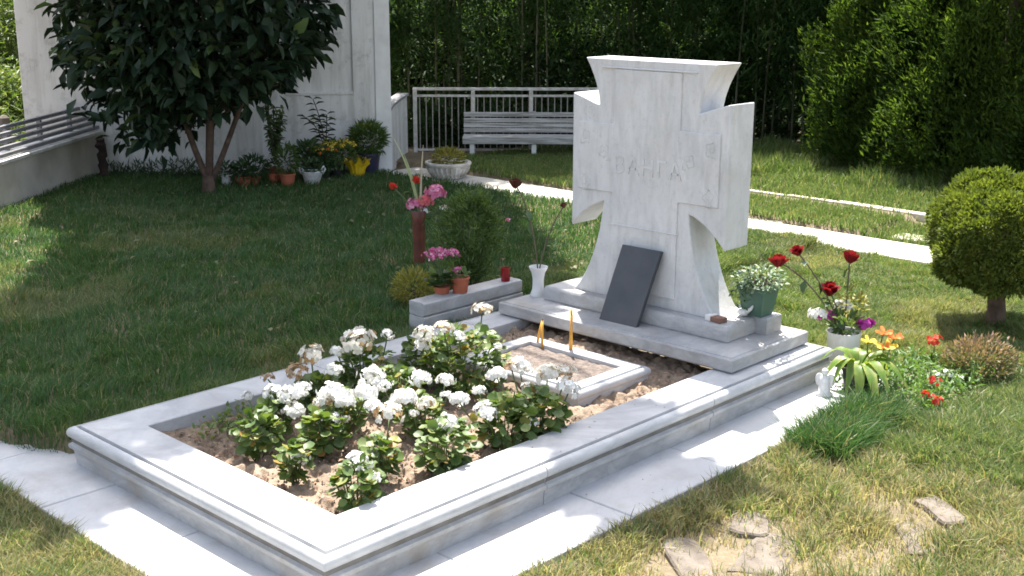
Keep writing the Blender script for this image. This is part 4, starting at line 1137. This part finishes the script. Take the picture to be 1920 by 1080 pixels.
# striped-leaf plant and lilies by the figurine
t = thing('striped_leaf_plant', 'plant with long arching yellow green striped leaves in a black pot', 'potted plant', (2.34, -.17, .03))
link('pot', pot_mesh('pot', .045, .058, .10, BLACKPL), t)
spec = [(-.9, .17, .10), (2.6, .16, .02), (2.9, .13, .05), (-2.6, .19, -.06), (-2.0, .20, .02), (-1.5, .20, .04), (-.55, .19, .03), (.2, .15, .06), (.9, .13, .08), (1.7, .14, .10), (-2.3, .24, -.05), (-1.2, .16, .08), (3.3, .12, .0), (-.2, .20, -.01)]
for a, l_, drop in spec:
    q = curve((.015*math.cos(a), .015*math.sin(a), .09), (l_*.45*math.cos(a), l_*.45*math.sin(a), .21), (l_*math.cos(a), l_*math.sin(a), drop), 9)
    w = [.004, .009, .015, .019, .021, .020, .017, .012, .007, .001]; s_ = Vector((-math.sin(a), math.cos(a), 0)); mb = MB()
    for i, p in enumerate(q):
        p = Vector(p); mb.v += [tuple(p-s_*w[i]+Vector((0, 0, .006))), tuple(p), tuple(p+s_*w[i]+Vector((0, 0, .006)))]
    mb.f = [f for i in range(9) for f in ((3*i, 3*i+1, 3*i+4, 3*i+3), (3*i+1, 3*i+2, 3*i+5, 3*i+4))]
    o = mb.build('leaf', L_HOSTA, t, smooth=True)
    at = o.data.attributes.new('rnd', 'FLOAT', 'POINT'); at.data.foreach_set('value', np.clip(np.tile([.75, .25, .8], 10)+rng.normal(0, .15, 30), 0, 1).astype(np.float32))
def lily(p, r, mat, cmat, label, base):
    p, base = Vector(p), Vector(base)
    t = thing('lily', label, 'lily', base, 0, 'lilies beside the striped leaf plant'); e = p-base
    MB().tube(curve((0, 0, 0), (e.x*.4, e.y*.4, e.z*.7), e, 6), .003, 5).build('stem', STEM, t, smooth=True)
    P = np.tile(np.array(e), (6, 1)); a = np.arange(6)*math.pi/3+random.random()
    D = np.stack([np.cos(a)-.35, np.sin(a)-.45, np.full(6, .35)], 1)
    leaves('petals', P, D, np.tile([-.4, -.5, .8], (6, 1)), r, r*.5, mat, t, 'petal')
    leaves('throat', P+np.array([-.004, -.005, .004]), D, np.tile([-.4, -.5, .8], (6, 1)), r*.55, r*.3, cmat, t, 'petal')
lily((2.405, -.235, .20), .05, P_YEL, P_ORANGE, 'yellow lily with orange throat lowest of the lilies', (2.42, -.19, 0))
lily((2.43, -.215, .245), .036, P_ORANGE, P_ORANGE, 'orange red lily at the top of the group', (2.44, -.18, 0))
lily((2.45, -.25, .232), .034, P_ORANGE, P_ORANGE, 'orange red lily at the right of the group', (2.46, -.2, 0))
lily((2.39, -.175, .215), .03, P_YEL, P_YEL, 'small yellow lily at the left of the group', (2.41, -.17, 0))

# neighbouring plot with marble edging, heather, red flowers
pb = thing('plot_edging', 'low marble edging of the small neighbouring flower plot at the right', 'plot edging', (2.26, -.50, 0))
MB().box(0, .035, 0, .28, -.02, .022, .003).build('edging_stone', MAR_OLD, pb)
MB().box(.036, .25, 0, .035, -.02, .020, .003).build('edging_stone', MAR_OLD, pb)
MB().box(.252, .56, .002, .037, -.02, .018, .003).build('edging_stone', MAR_OLD, pb)
soil_patch('plot_soil', 2.297, 2.84, -.463, -.18, .012, .02, .02, SOIL, 'dark earth of the small neighbouring plot', 8)
t = thing('heather', 'rusty pink heather bush in the neighbouring plot', 'heather', (2.86, -.41, 0))
k = 260; m_ = 12; c, d = in_ball(k, (0, 0, .085), (.15, .13, .085), .25); c[:, 2] = np.maximum(c[:, 2], .01)
P = np.repeat(c, m_, 0)+rng.normal(0, .012, (k*m_, 3))
leaves('foliage', P, np.repeat(d, m_, 0)+rdir(k*m_)*.7+np.array([0, 0, .5]), rdir(k*m_), rng.uniform(.012, .03, k*m_), .007, L_HEATH, t, 'rhomb', np.clip((np.repeat(c[:, 2], m_)/.17)*.6+.5*rng.random(k*m_), 0, 1))
for x, y, z, lb in ((2.49, -.40, .09, 'red flower in the neighbouring plot nearest its soil middle'), (2.33, -.45, .08, 'double red flower at the front edge of the neighbouring plot'), (2.85, -.23, .13, 'red flower at the back left of the heather'), (2.35, -.475, .065, 'second red bloom right beside the double red flower')):
    t = thing('red_flower', lb, 'flower', (x, y, 0), 0, 'small red flowers in the neighbouring plot')
    MB().tube([(0, 0, -.01), (.004, 0, z*.5), (0, 0, z)], .002, 5).build('stem', STEM, t)
    clump('foliage', t, (0, 0, .03), (.05, .05, .025), 40, .03, .018, L_SHRUB)
    blooms(t, [(0, 0, z)], .030, P_BRIGHTRED, 12)
t = thing('white_flower_cluster', 'loose white flower cluster in the neighbouring plot beside the heather', 'flower', (2.66, -.37, 0))
clump('foliage', t, (0, 0, .03), (.07, .05, .03), 60, .03, .014, L_SHRUB)
blooms(t, [(0, 0, .07), (.03, -.04, .055), (-.02, .03, .06)], .026, P_WHITE, 12)
n = 2200
P = np.stack([rng.uniform(2.27, 2.88, n), rng.uniform(-.49, -.10, n), .012+.075*rng.random(n)**1.3], 1)
tag(leaves('plot_greenery', P, rdir(n)+np.array([0, 0, .6]), rdir(n)*.6+np.array([0, 0, 1]), rng.uniform(.015, .04, n), .010, L_FERN, None), 'low leafy greenery filling the neighbouring plot', 'ground cover', None, 'stuff')

# ------------------------------------------------------------------ pots along the white wall
def zz(x, y): return float(hz(x, y))+.0
GW = 'potted plants along the white wall'
def potted(name, x, y, label, pr0, pr1, ph, pmat, fol=None, z=None):
    t = thing(name, label, 'potted plant', (x, y, zz(x, y)+.01 if z is None else z), 0, GW)
    link('pot', pot_mesh('pot', pr0, pr1, ph, pmat), t)
    return t
t = potted('potted_plant', 3.33, 5.47, 'small white pot right of the tree trunk with drooping leaves', .035, .045, .085, WHITECER)
clump('foliage', t, (0, 0, .11), (.06, .06, .045), 90, .05, .018, L_DULL)
t = potted('potted_plant', 3.40, 5.36, 'wide red pot nearest the tree trunk with dark leaves', .045, .06, .075, TERRA)
clump('foliage', t, (0, 0, .11), (.09, .09, .05), 160, .05, .02, L_DULL)
t = potted('potted_plant', 3.66, 5.17, 'terracotta pot with an upright green plant in front of the wall', .045, .06, .09, TERRA)
clump('foliage', t, (0, 0, .19), (.08, .08, .11), 260, .05, .014, L_SHRUB)
t = potted('potted_plant', 3.50, 5.37, 'low leafy pot between the two red pots', .04, .05, .06, TERRA)
clump('foliage', t, (0, 0, .12), (.11, .10, .09), 240, .055, .014, L_DULL)
t = thing('white_basket', 'white wicker basket with two ear handles among the potted plants', 'basket', (3.835, 5.10, zz(3.8, 5.1)+.01), 0, GW)
MB().lathe([(.05, 0), (.055, .004), (.078, .085), (.083, .092), (.080, .097), (.07, .09), (.001, .07)], 20, wob=.02).build('basket_body', WICKER, t, smooth=50)
for sg in (1, -1):
    c0 = Vector((.70, -.72, 0))*sg*.078
    MB().tube([c0+Vector((0, 0, .075)), c0*1.25+Vector((0, 0, .11)), c0*1.15+Vector((0, 0, .135)), c0*.85+Vector((0, 0, .10))], .008, 7).build('handle', WICKER, t, smooth=True)
clump('foliage', t, (0, 0, .13), (.06, .06, .05), 90, .05, .018, L_DULL)
t = potted('rubber_plant', 3.72, 5.40, 'tall pale bushy plant with dense upright twigs against the wall', .045, .055, .10, TERRA)
for k in range(9):
    a = random.uniform(0, 6.28); r = random.uniform(.02, .10); q = curve((0, 0, .08), (r*.4*math.cos(a), r*.4*math.sin(a), .3), (r*1.2*math.cos(a), r*1.2*math.sin(a), random.uniform(.42, .62)), 10)
    MB().tube(q, .004, 5).build('twig', DRYSTEM, t)
    PP = np.repeat(np.array(q[3:]), 5, 0)
    leaves('twig_leaves', PP, rdir(len(PP))+np.array([0, 0, .2]), rdir(len(PP))*.5+np.array([0, 0, 1]), .055, .022, L_DULL if k % 2 else L_SHRUB, t)
t = potted('rubber_plant', 4.13, 5.34, 'thin tall plant with paired dark leaves rising above the yellow flowers', .04, .05, .10, BLUEPL)
for sg, tp_ in ((0, (-.05, .04, .60)), (1, (-.10, .07, .46)), (2, (.03, -.02, .48))):
    q = curve((0, 0, .08), (.03, -.02, .34), tp_, 12); MB().tube(q, .004, 5).build('twig', DRYSTEM, t)
    PP = np.repeat(np.array(q[5:]), 2, 0); n = len(PP); s_ = np.array([.72, -.69, .25])
    leaves('twig_leaves', PP, np.where((np.arange(n) % 2)[:, None] == 0, s_, -s_*np.array([1, 1, -1]))+rng.normal(0, .2, (n, 3)), rdir(n)*.5+np.array([0, 0, 1]), .075, .030, L_BIG, t)
t = thing('white_flower_pot', 'little cluster of white flowers beside the tall bushy plant', 'potted plant', (3.63, 5.30, zz(3.6, 5.3)+.01), 0, GW)
link('pot', pot_mesh('pot', .035, .045, .08, TERRA), t)
clump('foliage', t, (0, 0, .12), (.05, .05, .06), 90, .04, .016, L_DULL)
blooms(t, [(-.01, .0, .20), (.02, -.02, .17), (.0, .0, .145), (.03, -.03, .21)], .028, P_WHITE, 10)
t = potted('chrysanthemum', 4.20, 5.27, 'bushy yellow chrysanthemum right of the middle of the wall', .06, .07, .10, BLACKPL)
clump('foliage', t, (0, 0, .17), (.15, .15, .10), 520, .05, .02, L_SHRUB)
pts = [(r_*math.cos(a_), r_*math.sin(a_), .265-.9*r_*r_+random.uniform(-.01, .02)) for a_, r_ in [(k*2.4, .155*math.sqrt(k/34)) for k in range(34)]]
blooms(t, pts, .022, P_YEL, 10)
t = potted('chrysanthemum', 4.02, 5.22, 'smaller yellow and orange chrysanthemum behind the white basket', .05, .06, .10, BLACKPL)
clump('foliage', t, (0, 0, .15), (.12, .12, .09), 380, .05, .02, L_DULL)
pts = [(r_*math.cos(a_), r_*math.sin(a_), .235-.9*r_*r_+random.uniform(-.01, .02)) for a_, r_ in [(k*2.4, .12*math.sqrt(k/22)) for k in range(22)]]
blooms(t, pts[:14], .019, P_YEL, 9); blooms(t, pts[14:], .018, P_ORANGE, 9)
t = potted('potted_plant', 3.93, 5.27, 'dark leafed pot standing behind the white basket', .05, .06, .10, BLUEPL)
clump('foliage', t, (0, 0, .19), (.09, .09, .10), 260, .06, .026, L_DULL)
t = potted('potted_plant', 4.50, 5.24, 'dark blue tub with a large rounded green plant at the wall end', .075, .095, .16, BLUEPL)
clump('foliage', t, (0, 0, .26), (.14, .14, .13), 900, .06, .013, L_SHRUB, 'rhomb', .5)
blooms(t, [(random.uniform(-.08, .08), random.uniform(-.08, .08), .36+random.uniform(0, .03)) for _ in range(9)], .014, P_YEL, 6)
t = thing('yellow_foil_pot', 'flower pot wrapped in crinkled yellow foil beside the dark blue tub', 'potted plant', (4.32, 5.16, zz(4.3, 5.1)+.01), 0, GW)
mb = MB(); n = 28; prof = [(.05, 0), (.052, .01), (.060, .05), (.072, .085), (.10, .125), (.092, .12), (.06, .085), (.001, .08)]
for r, z in prof:
    for j in range(n):
        a = 2*math.pi*j/n; w = 1+(.10 if j % 2 else -.08)*(z/.125)
        mb.v.append((r*w*math.cos(a), r*w*math.sin(a), z*(1+.18*(z/.125)*math.sin(j*2.1))))
mb.f = [(i*n+j, i*n+(j+1) % n, (i+1)*n+(j+1) % n, (i+1)*n+j) for i in range(len(prof)-1) for j in range(n)]
mb.build('foil_pot', YELFOIL, t)
clump('foliage', t, (0, 0, .12), (.06, .06, .03), 60, .03, .015, L_YG)
# wild plants at the foot of the wall
n = 500
s = rng.random(n); wl = np.array([2.9, 6.42]); wr_ = np.array([3.5, 5.99])
P = np.stack([wl[0]+(wr_[0]-wl[0])*s+rng.normal(0, .03, n)-.05, wl[1]+(wr_[1]-wl[1])*s+rng.normal(0, .03, n)-.07, .04+.12*rng.random(n)**2], 1)
tag(leaves('wall_weeds', P, rdir(n)*.7+np.array([0, 0, .8]), rdir(n), .06, .012, L_DULL, None, 'rhomb'), 'thin weeds growing along the foot of the white wall', 'weeds', None, 'stuff')

# leaf litter under the bench
n = 3200
s = rng.random(n)
P = np.stack([5.45+2.0*s+rng.normal(0, .22, n), 5.95-1.95*s+rng.normal(0, .22, n), .012+.012*rng.random(n)], 1)
tag(leaves('fallen_leaves', P, rdir(n)*np.array([1, 1, .25]), rdir(n)*.3+np.array([0, 0, 1]), rng.uniform(.03, .06, n), .028, L_LITTER, None), 'reddish brown fallen leaves under the bench and railing', 'fallen leaves', None, 'stuff')

# ------------------------------------------------------------------ grass
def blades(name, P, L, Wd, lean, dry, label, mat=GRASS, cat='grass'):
    n = len(P)
    a = rng.random(n)*2*np.pi
    dirn = np.stack([np.cos(a), np.sin(a)], 1)
    if lean.ndim == 2: dirn = unit(lean+dirn*1.1); mag = rng.uniform(.25, 1.0, n)
    else: mag = lean*rng.uniform(.3, 1.3, n)
    side = np.stack([-dirn[:, 1], dirn[:, 0]], 1)
    tw = rng.random(n)*np.pi; side = side*np.cos(tw)[:, None]+dirn*np.sin(tw)[:, None]
    V = np.zeros((n, 5, 3), np.float32)
    for k, (t, w) in enumerate(((0, 1), (0, 1), (.55, .75), (.55, .75), (1, 0))):
        bend = mag*t*t
        h = L*t*(1-.35*mag*t)
        off = dirn*(bend*L)[:, None]
        sg = (-.5, .5, -.5, .5, 0)[k]
        V[:, k, :2] = P[:, :2]+off+side*(Wd*w*sg)[:, None]
        V[:, k, 2] = P[:, 2]+h
    V[:, :2, 2] -= .01
    F = np.array([(0, 1, 3), (0, 3, 2), (2, 3, 4)])
    FF = (F[None]+(np.arange(n)*5)[:, None, None]).reshape(-1, 3)
    rnd = np.clip(.5+.25*rng.normal(size=n), 0, 1); rnd2 = rng.random(n)
    me = tri_mesh(name, V.reshape(-1, 3), FF, {'rnd': np.repeat(rnd, 5), 'rnd2': np.repeat(rnd2, 5), 'dry': np.repeat(np.clip(dry, 0, 1), 5)}, mat)
    return tag(link(name, me), label, cat, None, 'stuff')

fwn, rtn, upn, cn = (np.array(v) for v in (fw, rt2, up2, CAM))
def seen(P, mx=.62, my=.40):
    d = P-cn; z = d@fwn; return (z > .3) & (np.abs(d@rtn/z) < mx) & (np.abs(d@upn/z) < my), z
def scatter(n, x0, x1, y0, y1, dref, pw):
    x = rng.uniform(x0, x1, n); y = rng.uniform(y0, y1, n)
    P = np.stack([x, y, hz(x, y)], 1)
    ok, z = seen(P, .70, .40)
    ok &= rng.random(n) < np.minimum(1, (dref/np.maximum(z, .1))**pw)
    return P[ok], z[ok]
def blocked(x, y):
    b = ((x > -.03) & (x < 2.43) & (y > -.03) & (y < 1.285)) | ((x > -.24) & (x < 2.56) & (y > -.245) & (y < .1)) | ((x > -.24) & (x < .02-.45*np.clip(y-1.3, 0, .33)) & (y > -.245) & (y < 2.4))
    b |= (x > 4.665) & (x < 5.065) & (y < 5.3)
    b |= (x > 1.60) & (x < 2.20) & (y > 1.40) & (y < 1.50)
    b |= (x > 2.26) & (x < 2.83) & (y > -.50) & (y < -.16)
    t = (x-WR.x)*(wt.y)-(y-WR.y)*(wt.x); b |= (t/WLEN > -.02) & (x < 4.75) & (y > 5.2)
    t2 = (x-LA.x)*lt.y-(y-LA.y)*lt.x; b |= (t2/LLEN < .0) & (x < 2.95) & (y > 4.3)
    return b
# shaded lawn left
P, z = scatter(900000, -.3, 4.7, 1.2, 6.6, 3.6, 1.5)
ok = ~blocked(P[:, 0], P[:, 1]) & ((P[:, 1] > 1.26) | (P[:, 0] > 2.4))
ok &= rng.random(len(P)) < .50
P, z = P[ok], z[ok]
cl = fnoise(P[:, 0], P[:, 1], .22)
dry = (fnoise(P[:, 0]+11, P[:, 1]+4, .5) > .60)*.4*rng.random(len(P))*(1-sstep(1.5, 3.0, P[:, 0])) + (rng.random(len(P)) < .05)*.7
near_edge = 1-sstep(0, .25, P[:, 1]-1.28)
dry = np.maximum(dry, near_edge*.35*rng.random(len(P)))
Lb = (.030+.045*cl+.012*rng.random(len(P)))*(1+.25*near_edge); wd = .0030*(z/3.6)**.75
fa = fnoise(P[:, 0]+20, P[:, 1]+13, .28)*12.0
comb = np.stack([np.cos(fa), np.sin(fa)], 1)*.9
Lb = Lb*(.8+.9*np.clip(vnoise(P[:, 0], P[:, 1]+5, .09)-.35, 0, 1))
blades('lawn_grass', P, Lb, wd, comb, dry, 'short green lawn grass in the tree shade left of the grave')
# lawn behind the headstone and beyond the path
P, z = scatter(700000, 2.3, 4.68, -2.4, 1.9, 4.2, 1.4)
ok = ~blocked(P[:, 0], P[:, 1]) & (P[:, 0] > 2.45) & (P[:, 1] < 1.9)
ok &= rng.random(len(P)) < .6
P, z = P[ok], z[ok]
dry = (rng.random(len(P)) < .16)*.7+(fnoise(P[:, 0]+2, P[:, 1]+8, .45) > .58)*.5*rng.random(len(P))
fa = fnoise(P[:, 0]+20, P[:, 1]+13, .28)*12.0
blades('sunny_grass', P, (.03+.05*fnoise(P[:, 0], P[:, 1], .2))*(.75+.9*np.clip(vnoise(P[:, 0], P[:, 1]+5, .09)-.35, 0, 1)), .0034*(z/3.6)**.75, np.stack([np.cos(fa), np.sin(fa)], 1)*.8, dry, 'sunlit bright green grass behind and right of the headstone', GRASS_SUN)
P, z = scatter(500000, 5.06, 8.2, -.5, 5.3, 5.2, 1.2)
far = sstep(6.0, 6.7, P[:, 0])
ok = (rng.random(len(P)) < .55*(1-.0*far)) & ~((P[:, 0] > 5.70) & (P[:, 0] < 5.95) & (P[:, 1] < 2.8) & (rng.random(len(P)) < .9))
P, z = P[ok], z[ok]; far = far[ok]
tall = (fnoise(P[:, 0]+3, P[:, 1], .35) > .52)*far*(P[:, 1] < 4.0)
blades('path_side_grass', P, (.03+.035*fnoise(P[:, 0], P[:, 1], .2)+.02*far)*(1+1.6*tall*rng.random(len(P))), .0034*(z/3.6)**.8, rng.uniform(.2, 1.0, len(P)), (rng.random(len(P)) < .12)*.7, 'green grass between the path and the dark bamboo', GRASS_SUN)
n = 130
P = np.stack([rng.uniform(.2, 4.4, n), rng.uniform(1.35, 5.2, n), np.zeros(n)], 1); P[:, 2] = hz(P[:, 0], P[:, 1])+.035+.02*rng.random(n)
P = P[~blocked(P[:, 0], P[:, 1])]; n = len(P)
tag(leaves('lawn_litter', P, rdir(n)*np.array([1, 1, .5]), rdir(n)*.5+np.array([0, 0, 1]), rng.uniform(.015, .05, n), .022, m_leaf('lawn_litter_leaf', [(0, (.16, .12, .06)), (.5, (.09, .13, .05)), (1, (.22, .19, .10))], .2, .7), None), 'odd fallen leaves and clover leaves lying in the shaded lawn', 'leaf litter', None, 'stuff')
# dry tufted grass right foreground and at the front left
def tufts(ncent, x0, x1, y0, y1, per, name, label, keepfn, Lr=(.045, .085), dryf=None, rad=.028, mat=None):
    mat = mat or GRASS_DRY
    c = np.stack([rng.uniform(x0, x1, ncent), rng.uniform(y0, y1, ncent)], 1)
    c = c[keepfn(c[:, 0], c[:, 1])]
    k = rng.integers(int(per*.5), int(per*1.4), len(c))
    idx = np.repeat(np.arange(len(c)), k)
    off = rng.normal(0, rad, (len(idx), 2))
    q = c[idx]+off
    P = np.stack([q[:, 0], q[:, 1], hz(q[:, 0], q[:, 1])], 1)
    ok, z = seen(P, .70, .42); ok &= ~blocked(P[:, 0]-np.clip(P[:, 0], -9, 9)*0, P[:, 1])
    P, z, idx, off = P[ok], z[ok], idx[ok], off[ok]
    cd0 = dryf(c[:, 0], c[:, 1]) if dryf else np.zeros(len(c))
    cd = np.clip(cd0+rng.normal(0, .28, len(c))*(cd0 > .2), 0, .97)[idx]
    lr = rng.uniform(*Lr, len(c))[idx]*rng.uniform(.6, 1.1, len(P))*(1.25-.45*cd)
    dry = (rng.random(len(P)) < cd)*rng.uniform(.5, 1, len(P))
    return blades(name, P, lr, .0044*(z/3.6)**.6*rng.uniform(.6, 1.3, len(P)), off/rad*.9, dry, label, mat)
def keep_r(x, y):
    bare = .5*np.exp(-(((x-1.05)/.20)**2+((y+.56)/.12)**2))+.5*np.exp(-(((x-1.47)/.16)**2+((y+.88)/.08)**2))+.6*np.exp(-(((x-.8)/.2)**2+((y+.52)/.08)**2))
    return (fnoise(x, y, .22)-.75*bare+.38*(y > -.36)*(1-bare)+.35*sstep(1.5, 2.2, x) > .40+.0*x) & ~blocked(x, y-.0) & (y < -.25)
tufts(2300, -.2, 3.3, -2.2, -.24, 105, 'dry_tufts', 'dry yellowing grass tufts in the sunny right foreground', keep_r, (.038, .080), lambda x, y: np.clip(.72-.62*sstep(1.7, 2.4, x)-.25*(fnoise(x+5, y, .3)-.4), .05, .9), .034)
def keep_l(x, y): return (fnoise(x, y, .2) > .25) & (x < -.245-.03*np.sin(y*14))
tufts(1100, -1.2, -.15, .1, 2.4, 130, 'dry_tufts', 'dry yellowing grass in the front left corner beside the paving', keep_l, (.038, .07), lambda x, y: np.clip(.72-.3*(y > 1.15), .1, .9), .034)
# short undergrowth between the tufts
P, z = scatter(500000, -.2, 3.6, -2.3, -.2, 3.4, 1.0)
ok = ~blocked(P[:, 0], P[:, 1]) & (fnoise(P[:, 0], P[:, 1], .18) > .33)
bare = np.exp(-(((P[:, 0]-1.05)/.22)**2+((P[:, 1]+.56)/.14)**2)); ok &= rng.random(len(P)) > bare*.6
ok &= rng.random(len(P)) < .17+.55*sstep(1.6, 2.2, P[:, 0])
P, z = P[ok], z[ok]
blades('short_dry_grass', P, .018+.03*rng.random(len(P)), .003*(z/3.6)**.6, rng.uniform(.4, 1.4, len(P)), (rng.random(len(P)) < .75-.6*sstep(1.7, 2.4, P[:, 0]))*1.0, 'short thin straw grass between the tufts at the right', GRASS_DRY)
P, z = scatter(160000, -1.2, -.19, .1, 2.4, 3.6, 1.0)
P_ok = rng.random(len(P)) < .8; P, z = P[P_ok], z[P_ok]
blades('short_dry_grass', P, .02+.03*rng.random(len(P)), .003*(z/3.6)**.6, rng.uniform(.4, 1.4, len(P)), (rng.random(len(P)) < .5)*1.0, 'short straw grass at the front left edge of the paving', GRASS_DRY)
# dark ornamental tuft border beside the paving
tufts(150, 1.72, 2.24, -.42, -.20, 90, 'border_grass', 'dark green fine border grass spilling over the paving edge', lambda x, y: (x > 1.70+.3*(y+.42)) & (y < -.25), (.07, .11), lambda x, y: .06+0*x, .026, GRASS)
tufts(420, 1.9, 3.0, -1.0, -.52, 60, 'border_grass', 'longer green grass in front of the neighbouring plot', lambda x, y: y < -.52, (.05, .08), lambda x, y: .12+0*x, .035)

# ------------------------------------------------------------------ scale the finished layout to metres
for o in list(sc.objects):
    if o.parent is None and o.type not in ('CAMERA', 'LIGHT'):
        o.location = o.location*K
        o.scale = o.scale*K
